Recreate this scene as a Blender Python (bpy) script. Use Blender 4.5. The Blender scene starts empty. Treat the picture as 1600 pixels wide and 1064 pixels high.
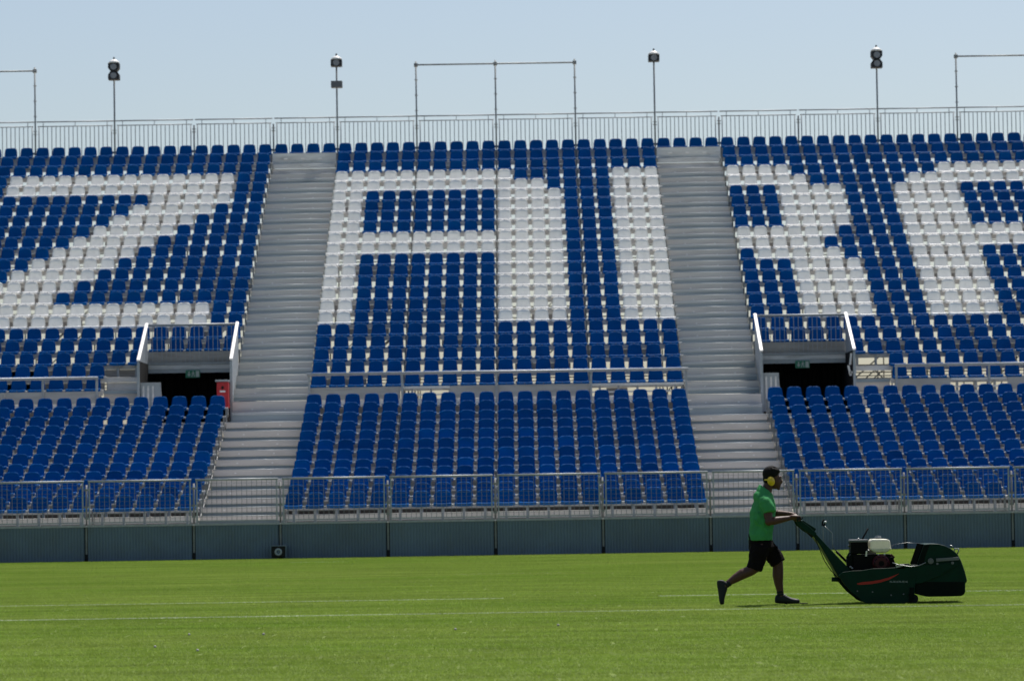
import bpy, bmesh, math, random
from mathutils import Vector, Matrix
random.seed(7)
R = math.radians
PI = math.pi
scene = bpy.context.scene
COL = scene.collection

# ------------------------------------------------------------------ camera
CAM_X, CAM_D, CAM_H = 0.62, 79.2, 1.43
PITCH, YAW, ROLL = R(2.667), 0.002, -R(0.894)
cam_data = bpy.data.cameras.new('camera')
cam = bpy.data.objects.new('camera', cam_data)
COL.objects.link(cam)
cam.matrix_world = (Matrix.Translation((CAM_X, -CAM_D, CAM_H)) @ Matrix.Rotation(YAW, 4, 'Z')
                    @ Matrix.Rotation(PI / 2 + PITCH, 4, 'X') @ Matrix.Rotation(ROLL, 4, 'Z'))
cam_data.sensor_width = 36.0
cam_data.sensor_fit = 'HORIZONTAL'
cam_data.lens = 5175.0 / 1600.0 * 36.0
cam_data.clip_start = 0.5
cam_data.clip_end = 9000.0
cam_data.dof.use_dof = True
cam_data.dof.focus_distance = 41.75
cam_data.dof.aperture_fstop = 3.8
scene.camera = cam

# ------------------------------------------------------------------ light
SUN_EL, SUN_AZ = R(62.0), math.atan2(0.38, 0.92)      # azimuth measured from +Y towards +X
world = bpy.data.worlds.new('World')
scene.world = world
world.use_nodes = True
wn = world.node_tree
wn.nodes.clear()
w_out = wn.nodes.new('ShaderNodeOutputWorld')
w_bg = wn.nodes.new('ShaderNodeBackground')
w_sky = wn.nodes.new('ShaderNodeTexSky')
w_sky.sky_type = 'NISHITA'
w_sky.sun_disc = False
w_sky.sun_elevation = SUN_EL
w_sky.sun_rotation = SUN_AZ
w_sky.altitude = 1500.0
w_sky.air_density = 1.2
w_sky.dust_density = 6.5
w_sky.ozone_density = 1.0
w_bg.inputs['Strength'].default_value = 0.082
wn.links.new(w_sky.outputs[0], w_bg.inputs['Color'])
wn.links.new(w_bg.outputs[0], w_out.inputs['Surface'])

sun_data = bpy.data.lights.new('sun', 'SUN')
sun_data.energy = 4.5
sun_data.angle = R(0.53)
sun_data.color = (1.0, 0.955, 0.88)
sun = bpy.data.objects.new('sun', sun_data)
COL.objects.link(sun)
sdir = Vector((math.sin(SUN_AZ) * math.cos(SUN_EL), math.cos(SUN_AZ) * math.cos(SUN_EL), math.sin(SUN_EL)))
sun.rotation_euler = (-sdir).to_track_quat('-Z', 'Y').to_euler()
sun.location = (10, 20, 60)

scene.view_settings.view_transform = 'Standard'
scene.view_settings.look = 'None'
scene.view_settings.exposure = 0.44
scene.view_settings.gamma = 1.0
scene.view_settings.use_curve_mapping = False
scene.render.engine = 'CYCLES'
scene.cycles.max_bounces = 8
scene.cycles.diffuse_bounces = 4
scene.cycles.use_denoising = True

# ------------------------------------------------------------------ materials
def mat(name, col, rough=0.6, metal=0.0, var=0.12, scale=3.0, bump=0.0, bump_scale=40.0, spec=0.5,
        stretch=(1, 1, 1), per_object=0.0, wear=None, wear_amt=0.0, wear_scale=6.0, translucent=0.0, coat=0.0):
    m = bpy.data.materials.new(name)
    m.use_nodes = True
    nt = m.node_tree
    N, L = nt.nodes, nt.links
    b = N['Principled BSDF']
    b.inputs['Roughness'].default_value = rough
    b.inputs['Metallic'].default_value = metal
    b.inputs['Specular IOR Level'].default_value = spec
    b.inputs['Coat Weight'].default_value = coat
    geo = N.new('ShaderNodeNewGeometry')
    mp = N.new('ShaderNodeMapping')
    mp.inputs['Scale'].default_value = stretch
    L.new(geo.outputs['Position'], mp.inputs['Vector'])
    nz = N.new('ShaderNodeTexNoise')
    nz.inputs['Scale'].default_value = scale
    nz.inputs['Detail'].default_value = 5.0
    L.new(mp.outputs[0], nz.inputs['Vector'])
    rmp = N.new('ShaderNodeMapRange')
    rmp.inputs['From Min'].default_value = 0.3
    rmp.inputs['From Max'].default_value = 0.7
    rmp.inputs['To Min'].default_value = 1.0 - var
    rmp.inputs['To Max'].default_value = 1.0 + var
    L.new(nz.outputs['Fac'], rmp.inputs['Value'])
    mul = N.new('ShaderNodeVectorMath')
    mul.operation = 'SCALE'
    mul.inputs[0].default_value = col
    L.new(rmp.outputs[0], mul.inputs['Scale'])
    out = mul.outputs[0]
    if per_object:
        oi = N.new('ShaderNodeObjectInfo')
        r2 = N.new('ShaderNodeMapRange')
        r2.inputs['To Min'].default_value = 1 - per_object
        r2.inputs['To Max'].default_value = 1 + per_object
        L.new(oi.outputs['Random'], r2.inputs['Value'])
        m2 = N.new('ShaderNodeVectorMath')
        m2.operation = 'SCALE'
        L.new(out, m2.inputs[0])
        L.new(r2.outputs[0], m2.inputs['Scale'])
        out = m2.outputs[0]
    if wear:
        n2 = N.new('ShaderNodeTexNoise')
        n2.inputs['Scale'].default_value = wear_scale
        n2.inputs['Detail'].default_value = 8.0
        n2.inputs['Roughness'].default_value = 0.65
        L.new(mp.outputs[0], n2.inputs['Vector'])
        r3 = N.new('ShaderNodeMapRange')
        r3.inputs['From Min'].default_value = 0.52
        r3.inputs['From Max'].default_value = 0.72
        r3.inputs['To Max'].default_value = wear_amt
        L.new(n2.outputs['Fac'], r3.inputs['Value'])
        mx = N.new('ShaderNodeMix')
        mx.data_type = 'RGBA'
        L.new(r3.outputs[0], mx.inputs['Factor'])
        L.new(out, mx.inputs[6])
        mx.inputs[7].default_value = (*wear, 1)
        out = mx.outputs[2]
    L.new(out, b.inputs['Base Color'])
    rr = N.new('ShaderNodeMapRange')
    rr.inputs['From Min'].default_value = 0.3
    rr.inputs['From Max'].default_value = 0.7
    rr.inputs['To Min'].default_value = max(0.02, rough - 0.08)
    rr.inputs['To Max'].default_value = min(1.0, rough + 0.08)
    L.new(nz.outputs['Fac'], rr.inputs['Value'])
    L.new(rr.outputs[0], b.inputs['Roughness'])
    if bump:
        n3 = N.new('ShaderNodeTexNoise')
        n3.inputs['Scale'].default_value = bump_scale
        n3.inputs['Detail'].default_value = 4.0
        L.new(mp.outputs[0], n3.inputs['Vector'])
        bp = N.new('ShaderNodeBump')
        bp.inputs['Strength'].default_value = bump
        bp.inputs['Distance'].default_value = 0.02
        L.new(n3.outputs['Fac'], bp.inputs['Height'])
        L.new(bp.outputs[0], b.inputs['Normal'])
    if translucent:
        tr = N.new('ShaderNodeBsdfTranslucent')
        L.new(out, tr.inputs['Color'])
        ms = N.new('ShaderNodeMixShader')
        ms.inputs[0].default_value = translucent
        L.new(b.outputs[0], ms.inputs[1])
        L.new(tr.outputs[0], ms.inputs[2])
        L.new(ms.outputs[0], N['Material Output'].inputs['Surface'])
    return m

M = {}
M['blue'] = mat('blue_plastic', (0.0, 0.084, 0.290), 0.50, spec=0.04, var=0.14, scale=1.3, per_object=0.18, wear=(0.002, 0.11, 0.34), wear_amt=0.2, wear_scale=9)
M['white'] = mat('white_plastic', (0.86, 0.845, 0.815), 0.42, var=0.04, scale=1.5, per_object=0.04, wear=(0.55, 0.53, 0.50), wear_amt=0.30, wear_scale=9)
M['galv'] = mat('galvanised_steel', (0.35, 0.37, 0.39), 0.62, 0.5, var=0.16, scale=9, wear=(0.30, 0.29, 0.28), wear_amt=0.4, wear_scale=5)
M['galv_dark'] = mat('weathered_scaffold_steel', (0.24, 0.25, 0.25), 0.55, 0.5, var=0.2, scale=7, wear=(0.16, 0.13, 0.11), wear_amt=0.5)
M['alum'] = mat('aluminium_profile', (0.40, 0.43, 0.45), 0.62, 0.45, var=0.10, scale=4, stretch=(0.3, 1, 3))
M['deck'] = mat('deck_plank', (0.46, 0.44, 0.42), 0.65, 0.0, var=0.14, scale=2.5, stretch=(0.6, 2, 2), wear=(0.22, 0.20, 0.18), wear_amt=0.5, wear_scale=3)
M['riser'] = mat('riser_board', (0.59, 0.545, 0.505), 0.75, 0.0, var=0.08, scale=1.2, stretch=(0.5, 1, 4), wear=(0.30, 0.28, 0.26), wear_amt=0.35, wear_scale=2.2)
M['recess'] = mat('riser_recess_steel', (0.27, 0.325, 0.36), 0.6, 0.3, var=0.15, scale=2.0, stretch=(0.5, 1, 3))
M['brown'] = mat('brown_board', (0.34, 0.325, 0.31), 0.8, var=0.22, scale=1.8, stretch=(0.6, 1, 3), wear=(0.22, 0.18, 0.16), wear_amt=0.5, wear_scale=3)
M['kick'] = mat('kick_sheet', (0.36, 0.355, 0.34), 0.65, 0.0, var=0.16, scale=2.0, stretch=(0.5, 1, 3), wear=(0.2, 0.18, 0.16), wear_amt=0.45, wear_scale=3)
M['spk'] = mat('loudspeaker_grey', (0.030, 0.032, 0.036), 0.6, spec=0.25, var=0.2)
M['cone'] = mat('loudspeaker_cone', (0.22, 0.23, 0.25), 0.55, spec=0.25, var=0.1)
M['pale'] = mat('pale_kick_board', (0.74, 0.71, 0.67), 0.7, var=0.12, scale=1.5, stretch=(0.5, 1, 3), wear=(0.4, 0.36, 0.33), wear_amt=0.5, wear_scale=3)
M['mouth_shade'] = mat('dark_inside', (0.003, 0.004, 0.0035), 1.0, spec=0.0, var=0.2)  # near-black colour that stands for the shade inside the grass box
M['brown_dark'] = mat('dark_brown_board', (0.085, 0.068, 0.062), 0.8, var=0.3, scale=2.0, stretch=(0.4, 1, 3))
M['fascia'] = mat('fascia_steel', (0.62, 0.615, 0.60), 0.65, 0.0, var=0.18, scale=2.0, stretch=(0.6, 1, 3), wear=(0.17, 0.15, 0.13), wear_amt=0.5, wear_scale=3)
M['panel'] = mat('grey_sheet', (0.33, 0.36, 0.385), 0.5, 0.2, var=0.10, scale=2.0, wear=(0.22, 0.23, 0.24), wear_amt=0.4, wear_scale=3)
M['wall'] = mat('dark_profiled_sheet', (0.106, 0.152, 0.195), 0.50, 0.0, var=0.14, scale=1.3, per_object=0.07, wear=(0.11, 0.135, 0.14), wear_amt=0.5, wear_scale=2.5)
M['black'] = mat('black_paint', (0.008, 0.0085, 0.009), 0.55, spec=0.25, var=0.2)
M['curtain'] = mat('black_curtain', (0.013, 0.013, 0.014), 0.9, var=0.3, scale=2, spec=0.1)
M['horn'] = mat('grey_cone', (0.115, 0.12, 0.13), 0.55, spec=0.25, var=0.1)
M['whitecap'] = mat('white_cap', (0.78, 0.76, 0.74), 0.5, var=0.05)
M['exit'] = mat('exit_green', (0.012, 0.17, 0.095), 0.45, var=0.08)
M['exitmark'] = mat('exit_white', (0.40, 0.46, 0.42), 0.5, var=0.05)
M['red'] = mat('red_box_paint', (0.42, 0.016, 0.022), 0.45, var=0.12, scale=6)
M['rubber'] = mat('black_rubber', (0.009, 0.009, 0.0095), 0.8, spec=0.2, var=0.2)
M['soil'] = mat('thatch_soil', (0.112, 0.152, 0.036), 0.95, var=0.3, scale=2, spec=0.1)
M['dust'] = mat('pale_dry_ground', (0.38, 0.345, 0.28), 0.95, var=0.2, scale=0.08, spec=0.1, wear=(0.16, 0.17, 0.09), wear_amt=0.8, wear_scale=0.03)
M['mower'] = mat('mower_green', (0.0015, 0.021, 0.012), 0.46, 0.0, spec=0.09, var=0.18, scale=8, wear=(0.012, 0.022, 0.014), wear_amt=0.35, wear_scale=14)
M['mower_dark'] = mat('mower_dark', (0.0015, 0.005, 0.0035), 0.65, spec=0.08, var=0.25, scale=9, wear=(0.008, 0.01, 0.006), wear_amt=0.4, wear_scale=10)
M['engine_black'] = mat('engine_black', (0.003, 0.003, 0.0033), 0.6, spec=0.08, var=0.25, scale=14)
M['engine_red'] = mat('engine_red', (0.045, 0.003, 0.007), 0.45, spec=0.2, var=0.2, scale=12)
M['tank'] = mat('tank_cream', (0.80, 0.78, 0.66), 0.45, translucent=0.3, var=0.06, scale=9, wear=(0.3, 0.28, 0.22), wear_amt=0.35, wear_scale=12)
M['stripe'] = mat('stripe_red', (0.32, 0.022, 0.016), 0.5, spec=0.2, var=0.12, scale=10)
M['silver'] = mat('silver_steel', (0.24, 0.25, 0.25), 0.4, 0.8, var=0.2, scale=18)
M['letters'] = mat('pale_lettering', (0.30, 0.33, 0.33), 0.5, var=0.1)
M['skin'] = mat('skin', (0.066, 0.028, 0.019), 0.52, var=0.14, scale=14, bump=0.1, bump_scale=120, spec=0.28)
M['shirt'] = mat('green_shirt', (0.062, 0.330, 0.112), 0.85, var=0.10, scale=10, bump=0.45, bump_scale=12, spec=0.2, translucent=0.28)
M['shorts'] = mat('black_shorts', (0.0065, 0.0052, 0.0056), 0.95, var=0.25, scale=12, bump=0.5, bump_scale=16, spec=0.08)
M['shoe'] = mat('black_shoe', (0.008, 0.011, 0.012), 0.6, spec=0.25, var=0.25, scale=20)
M['hair'] = mat('black_hair', (0.006, 0.0055, 0.0055), 0.75, spec=0.12, var=0.3, scale=40, bump=0.35, bump_scale=90)
M['muff'] = mat('yellow_muff', (0.62, 0.42, 0.012), 0.42, var=0.08, scale=20)
M['eye'] = mat('eye', (0.10, 0.09, 0.085), 0.5, spec=0.1, var=0.05)

# grass: colour varies in bands over the pitch
def grass_mat(name, base, alt, trans=0.45):
    m = bpy.data.materials.new(name)
    m.use_nodes = True
    N, L = m.node_tree.nodes, m.node_tree.links
    b = N['Principled BSDF']
    geo = N.new('ShaderNodeNewGeometry')
    cols = []
    def noise(scale, sx, sy, lo, hi):
        mp = N.new('ShaderNodeMapping')
        mp.inputs['Scale'].default_value = (sx, sy, 1)
        L.new(geo.outputs['Position'], mp.inputs['Vector'])
        nz = N.new('ShaderNodeTexNoise')
        nz.inputs['Scale'].default_value = scale
        nz.inputs['Detail'].default_value = 4
        L.new(mp.outputs[0], nz.inputs['Vector'])
        r = N.new('ShaderNodeMapRange')
        r.inputs['From Min'].default_value = 0.32
        r.inputs['From Max'].default_value = 0.68
        r.inputs['To Min'].default_value = lo
        r.inputs['To Max'].default_value = hi
        L.new(nz.outputs['Fac'], r.inputs['Value'])
        return r.outputs[0]
    f1 = noise(0.35, 0.35, 1.0, 0, 1)
    mx = N.new('ShaderNodeMix')
    mx.data_type = 'RGBA'
    L.new(f1, mx.inputs['Factor'])
    mx.inputs[6].default_value = (*base, 1)
    mx.inputs[7].default_value = (*alt, 1)
    f2 = noise(1.5, 0.22, 1.0, 0.84, 1.16)
    f5 = noise(5.0, 0.22, 1.0, 0.90, 1.10)
    f3 = noise(14.0, 1.0, 1.0, 0.90, 1.10)
    f4 = noise(90.0, 1.0, 1.0, 0.80, 1.20)
    prod = f2
    for f in (f3, f4, f5):
        mm = N.new('ShaderNodeMath')
        mm.operation = 'MULTIPLY'
        L.new(prod, mm.inputs[0])
        L.new(f, mm.inputs[1])
        prod = mm.outputs[0]
    sc = N.new('ShaderNodeVectorMath')
    sc.operation = 'SCALE'
    L.new(mx.outputs[2], sc.inputs[0])
    L.new(prod, sc.inputs['Scale'])
    L.new(sc.outputs[0], b.inputs['Base Color'])
    b.inputs['Roughness'].default_value = 0.6
    b.inputs['Specular IOR Level'].default_value = 0.08
    tr = N.new('ShaderNodeBsdfTranslucent')
    L.new(sc.outputs[0], tr.inputs['Color'])
    ms = N.new('ShaderNodeMixShader')
    ms.inputs[0].default_value = trans
    L.new(b.outputs[0], ms.inputs[1])
    L.new(tr.outputs[0], ms.inputs[2])
    L.new(ms.outputs[0], N['Material Output'].inputs['Surface'])
    return m

M['grass'] = grass_mat('grass_blade', (0.172, 0.268, 0.036), (0.230, 0.306, 0.058))
M['paintgrass'] = grass_mat('painted_grass_blade', (0.52, 0.56, 0.44), (0.36, 0.44, 0.26))

# ------------------------------------------------------------------ mesh helpers
class MB:
    def __init__(s):
        s.v, s.f, s.mi, s.sm = [], [], [], []
        s.cur = 0
        s.smooth = False
    def m(s, i):
        s.cur = i
        return s
    def face(s, idx):
        s.f.append(tuple(idx)); s.mi.append(s.cur); s.sm.append(s.smooth)
    def box(s, x0, x1, y0, y1, z0, z1):
        n = len(s.v)
        s.v += [(x0, y0, z0), (x1, y0, z0), (x1, y1, z0), (x0, y1, z0), (x0, y0, z1), (x1, y0, z1), (x1, y1, z1), (x0, y1, z1)]
        for q in ((0, 3, 2, 1), (4, 5, 6, 7), (0, 1, 5, 4), (1, 2, 6, 5), (2, 3, 7, 6), (3, 0, 4, 7)):
            s.face([n + i for i in q])
        return s
    def obox(s, c, ax, ay, az):
        """box from centre and three half-axis vectors"""
        n = len(s.v)
        c, ax, ay, az = Vector(c), Vector(ax), Vector(ay), Vector(az)
        for dx, dy, dz in ((-1, -1, -1), (1, -1, -1), (1, 1, -1), (-1, 1, -1), (-1, -1, 1), (1, -1, 1), (1, 1, 1), (-1, 1, 1)):
            s.v.append(tuple(c + ax * dx + ay * dy + az * dz))
        for q in ((0, 3, 2, 1), (4, 5, 6, 7), (0, 1, 5, 4), (1, 2, 6, 5), (2, 3, 7, 6), (3, 0, 4, 7)):
            s.face([n + i for i in q])
        return s
    def loft(s, secs, n=12, caps=True):
        """secs: list of (centre, half axis u, half axis v)"""
        old = s.smooth
        s.smooth = True
        base = len(s.v)
        for c, u, v in secs:
            c, u, v = Vector(c), Vector(u), Vector(v)
            for k in range(n):
                a = 2 * PI * k / n
                s.v.append(tuple(c + u * math.cos(a) + v * math.sin(a)))
        for i in range(len(secs) - 1):
            for k in range(n):
                a, b = base + i * n + k, base + i * n + (k + 1) % n
                s.face((a, b, b + n, a + n))
        if caps:
            s.smooth = False
            s.face([base + k for k in range(n)][::-1])
            s.face([base + (len(secs) - 1) * n + k for k in range(n)])
        s.smooth = old
        return s
    def tube(s, pts, r, n=8, caps=True):
        pts = [Vector(p) for p in pts]
        rs = r if isinstance(r, (list, tuple)) else [r] * len(pts)
        secs = []
        prev = None
        for i, p in enumerate(pts):
            d = (pts[min(i + 1, len(pts) - 1)] - pts[max(i - 1, 0)]).normalized()
            if prev is None:
                ref = Vector((0, 0, 1)) if abs(d.z) < 0.9 else Vector((1, 0, 0))
                u = d.cross(ref).normalized()
            else:
                u = (prev - d * prev.dot(d)).normalized()
            prev = u
            secs.append((p, u * rs[i], d.cross(u) * rs[i]))
        return s.loft(secs, n, caps)
    def ball(s, c, rx, ry, rz, rot=None, n=14, m=8):
        secs = []
        q = rot if rot is not None else Matrix.Identity(3)
        for i in range(m + 1):
            t = PI * (0.04 + 0.92 * i / m)
            h, w = -math.cos(t), math.sin(t)
            secs.append((Vector(c) + q @ Vector((0, 0, rz * h)), q @ Vector((rx * w, 0, 0)), q @ Vector((0, ry * w, 0))))
        return s.loft(secs, n)
    def prism(s, outline, y0, y1):
        """outline: (x, z) points, extruded from y0 to y1"""
        n = len(outline)
        b = len(s.v)
        for y in (y0, y1):
            s.v += [(x, y, z) for x, z in outline]
        s.face([b + i for i in range(n)])
        s.face([b + n + i for i in range(n)][::-1])
        for i in range(n):
            j = (i + 1) % n
            s.face((b + i, b + n + i, b + n + j, b + j))
        return s
    def sheet(s, fn, nu, nv, thick):
        """fn(u, v) -> point; closed sheet with thickness along the local normal direction given"""
        b = len(s.v)
        t = Vector(thick)
        for k in (0, 1):
            for j in range(nv + 1):
                for i in range(nu + 1):
                    s.v.append(tuple(Vector(fn(i / nu * 2 - 1, j / nv)) + t * k))
        W = nu + 1
        S = W * (nv + 1)
        old = s.smooth
        s.smooth = True
        for j in range(nv):
            for i in range(nu):
                a = b + j * W + i
                s.face((a, a + 1, a + W + 1, a + W))
                a += S
                s.face((a, a + W, a + W + 1, a + 1))
        s.smooth = False
        for i in range(nu):
            a = b + i
            s.face((a, a + S, a + S + 1, a + 1))
            a = b + nv * W + i
            s.face((a, a + 1, a + S + 1, a + S))
        for j in range(nv):
            a = b + j * W
            s.face((a, a + W, a + W + S, a + S))
            a = b + j * W + nu
            s.face((a, a + S, a + S + W, a + W))
        s.smooth = old
        return s
    def mesh(s, name, mats):
        me = bpy.data.meshes.new(name)
        me.from_pydata(s.v, [], s.f)
        for m_ in (mats if isinstance(mats, (list, tuple)) else [mats]):
            me.materials.append(m_)
        me.polygons.foreach_set('material_index', s.mi)
        me.polygons.foreach_set('use_smooth', s.sm)
        me.update()
        return me
    def build(s, name, mats, parent=None, bevel=0.0, loc=None):
        me = s.mesh(name, mats)
        bm = bmesh.new()
        bm.from_mesh(me)
        bmesh.ops.recalc_face_normals(bm, faces=bm.faces)
        bm.to_mesh(me)
        bm.free()
        o = bpy.data.objects.new(name, me)
        COL.objects.link(o)
        if parent is not None:
            o.parent = parent
        if loc is not None:
            o.location = loc
        if bevel:
            mod = o.modifiers.new('edge', 'BEVEL')
            mod.width = bevel
            mod.segments = 2
            mod.limit_method = 'ANGLE'
            mod.angle_limit = R(40)
        return o

def tag(o, label, cat=None, group=None, kind=None):
    o['label'] = label
    if cat: o['category'] = cat
    if group: o['group'] = group
    if kind: o['kind'] = kind
    return o

def empty(name, loc, label, cat, group=None):
    o = bpy.data.objects.new(name, None)
    COL.objects.link(o)
    o.location = loc
    o.empty_display_size = 0.2
    return tag(o, label, cat, group)

def inst(name, me, parent=None, loc=(0, 0, 0)):
    o = bpy.data.objects.new(name, me)
    COL.objects.link(o)
    o.parent = parent
    o.location = loc
    return o

ORD = ['', 'first', 'second', 'third', 'fourth', 'fifth', 'sixth', 'seventh', 'eighth', 'ninth', 'tenth', 'eleventh', 'twelfth',
       'thirteenth', 'fourteenth', 'fifteenth', 'sixteenth', 'seventeenth', 'eighteenth', 'nineteenth', 'twentieth',
       'twenty-first', 'twenty-second', 'twenty-third', 'twenty-fourth', 'twenty-fifth']

# ------------------------------------------------------------------ layout of the stand (metres)
BAY, AISLE, PITCHX, TREAD = 2.57, 2.07, 0.514, 0.75
XA, XB = 2 * BAY, 2 * BAY + AISLE            # aisle from 5.14 to 7.21 on either side
XE = XB + 5 * BAY                            # outer end of the side blocks
LOW_RIM = [1.255, 1.452, 1.661, 1.870, 2.085, 2.347, 2.608, 2.862, 3.114, 3.372, 3.645, 3.893]
SEAT_H = 0.42
LOWF = [z - SEAT_H for z in LOW_RIM]         # floors
LOWY = [0.90 + TREAD * j for j in range(12)] # rim of the seats
UPF = [4.08 + 0.3834 * (22 - k) for k in range(1, 23)]   # k = 1 is the top row
UPY = [11.3 + TREAD * (22 - k) for k in range(1, 23)]
WALK_F = LOWF[-1]
BACK_Y = 27.62
BAYS = [-XE + BAY * i for i in range(5)] + [-XB, -XA, -BAY, 0, BAY, XA, XB] + [XB + BAY * (i + 1) for i in range(5)]

# ------------------------------------------------------------------ ground, pitch
g = MB().box(-3000, 3000, -2000, 6000, -0.6, -0.05).build('ground', M['dust'])
tag(g, 'pale dry open ground reaching beyond the stand', None, None, 'structure')
p = MB().box(-60, 60, -120, 0.6, -0.05, 0.0).build('pitch', M['soil'])
tag(p, 'thatch and soil of the pitch under the grass', None, None, 'structure')

rng = random.Random(3)
def blade_mesh(name, w, d, n, m, lo=0.010, hi=0.019):
    vs, fs = [], []
    for _ in range(n):
        x, y = rng.uniform(-w, w), rng.uniform(-d, d)
        a = rng.uniform(0, 2 * PI)
        h = rng.uniform(lo, hi)
        bw = rng.uniform(0.0018, 0.0034)
        t = rng.uniform(0.2, 1.7) * h
        ta = rng.uniform(0, 2 * PI)
        dx, dy = math.cos(a) * bw, math.sin(a) * bw
        k = len(vs)
        vs += [(x - dx, y - dy, 0.0), (x + dx, y + dy, 0.0), (x + math.cos(ta) * t, y + math.sin(ta) * t, h)]
        fs.append((k, k + 1, k + 2))
    me = bpy.data.meshes.new(name)
    me.from_pydata(vs, [], fs)
    me.materials.append(m)
    return me

tufts = []
for i in range(5):
    tufts.append(bpy.data.objects.new('grass_tuft', blade_mesh('grass_tuft', 0.27, 0.27, 1100, M['grass'])))
pts = []
y = -58.0
while y < -0.2:
    half = (y + CAM_D) * 800 / 5175 + 7.0
    nx = int(2 * half / 0.5) + 1
    for i in range(nx):
        pts.append((CAM_X - half + i * 0.5 + rng.uniform(-.05, .05), min(y + rng.uniform(-.05, .05), -0.32), 0.0))
    y += 0.5
gm = bpy.data.meshes.new('grass')
gm.from_pydata(pts, [], [])
gm.materials.append(M['grass'])
grass = bpy.data.objects.new('grass', gm)
COL.objects.link(grass)
tag(grass, 'short mown green turf covering the pitch', None, None, 'stuff')
ng = bpy.data.node_groups.new('grass_cover', 'GeometryNodeTree')
ng.interface.new_socket('Geometry', in_out='INPUT', socket_type='NodeSocketGeometry')
ng.interface.new_socket('Geometry', in_out='OUTPUT', socket_type='NodeSocketGeometry')
gi, go = ng.nodes.new('NodeGroupInput'), ng.nodes.new('NodeGroupOutput')
join = ng.nodes.new('GeometryNodeJoinGeometry')
for t in tufts:
    oi = ng.nodes.new('GeometryNodeObjectInfo')
    oi.inputs['Object'].default_value = t
    g2i = ng.nodes.new('GeometryNodeGeometryToInstance')
    ng.links.new(oi.outputs['Geometry'], g2i.inputs[0])
    ng.links.new(g2i.outputs[0], join.inputs[0])
iop = ng.nodes.new('GeometryNodeInstanceOnPoints')
iop.inputs['Pick Instance'].default_value = True
ri = ng.nodes.new('FunctionNodeRandomValue'); ri.data_type = 'INT'
ri.inputs[4].default_value = 0; ri.inputs[5].default_value = 4
rr_ = ng.nodes.new('FunctionNodeRandomValue'); rr_.data_type = 'INT'
rr_.inputs[4].default_value = 0; rr_.inputs[5].default_value = 3; rr_.inputs['Seed'].default_value = 5
mulr = ng.nodes.new('ShaderNodeMath'); mulr.operation = 'MULTIPLY'; mulr.inputs[1].default_value = PI / 2
cxyz = ng.nodes.new('ShaderNodeCombineXYZ')
ng.links.new(rr_.outputs[2], mulr.inputs[0])
ng.links.new(mulr.outputs[0], cxyz.inputs[2])
ng.links.new(gi.outputs[0], iop.inputs['Points'])
ng.links.new(join.outputs[0], iop.inputs['Instance'])
ng.links.new(ri.outputs[2], iop.inputs['Instance Index'])
ng.links.new(cxyz.outputs[0], iop.inputs['Rotation'])
ng.links.new(iop.outputs[0], go.inputs[0])
gmod = grass.modifiers.new('cover', 'NODES')
gmod.node_group = ng

def field_line(x0, x1, yy, w, dens, label):
    n = int((x1 - x0) * w * dens)
    me = blade_mesh('field_line', (x1 - x0) / 2, w / 2, n, M['paintgrass'], 0.013, 0.022)
    o = inst('field_line', me, None, ((x0 + x1) / 2, yy, 0.004))
    return tag(o, label, None, None, 'structure')
field_line(-16, 18, -39.02, 0.075, 8000, 'faded white touchline painted on the grass in front of the man')
field_line(-18, 0.35, -33.45, 0.075, 6000, 'fainter white line on the grass behind the touchline, left length')
field_line(2.5, 18, -33.45, 0.075, 5000, 'fainter white line on the grass behind the mower, right length')
field_line(-4.5, -3.2, -5.6, 0.5, 260, 'faint pale worn streak on the grass near the wall')
field_line(-0.6, 1.4, -19.0, 0.07, 900, 'very faint old line mark on the far grass')

# small clods left on the turf
cm = MB()
cm.ball((0, 0, .012), .017, .014, .014, None, 8, 5)
cme = cm.mesh('turf_clod', M['brown'])
for (cx_, cy_, lb) in ((-2.95, -47.0, 'tiny clod on the turf in the left foreground, farther one of a close pair'),
                       (-2.45, -47.9, 'tiny clod on the left foreground turf, the one closest to the camera'),
                       (-2.9, -44.2, 'tiny clod on the turf just below the touchline, farthest left one'),
                       (-2.1, -44.4, 'tiny clod on the turf below the touchline, under the left aisle'),
                       (-.1, -43.9, 'tiny clod on the turf below the touchline, under the middle of the stand'),
                       (1.0, -43.2, 'tiny clod on the turf below the touchline, between stand middle and man')):
    o = inst('turf_clod', cme, None, (cx_, cy_, .004))
    o.rotation_euler = (0, 0, cx_ * 7)
    tag(o, lb, 'clod', 'tiny clods on the turf')

# ------------------------------------------------------------------ front wall
wall = empty('perimeter_wall', (0, 0, 0), 'dark blue-grey ribbed sheet wall along the edge of the pitch', 'wall')
wall['kind'] = 'thing'
WTOP = 0.815
ribs = {}
for i in range(len(BAYS) - 1):
    x0, x1 = BAYS[i] + 0.045, BAYS[i + 1] - 0.045
    wdt = round(x1 - x0, 3)
    if wdt not in ribs:
        mb = MB()
        n = int(wdt / 0.072)
        prof = []
        for k in range(n):
            a = wdt * k / n
            st = wdt / n
            prof += [(a, 0.0), (a + st * .55, 0.0), (a + st * .65, 0.012), (a + st * .9, 0.012)]
        prof.append((wdt, 0.0))
        b = len(mb.v)
        for z in (0.004, WTOP):
            mb.v += [(x, yy, z) for x, yy in prof]
        W = len(prof)
        for k in range(W - 1):
            mb.face((b + k, b + k + 1, b + W + k + 1, b + W + k))
        mb.box(0, wdt, 0.022, 0.05, 0.004, WTOP - .002)
        ribs[wdt] = mb.mesh('wall_panel', M['wall'])
    inst('wall_panel', ribs[wdt], wall, (x0, 0, 0))
postmb = MB()
postmb.box(-0.022, 0.022, 0.035, 0.075, 0.02, WTOP).m(1).box(-0.03, 0.03, 0.008, 0.034, 0.02, 0.17)
pm_ = postmb.mesh('wall_post', [M['galv_dark'], M['black']])
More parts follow.
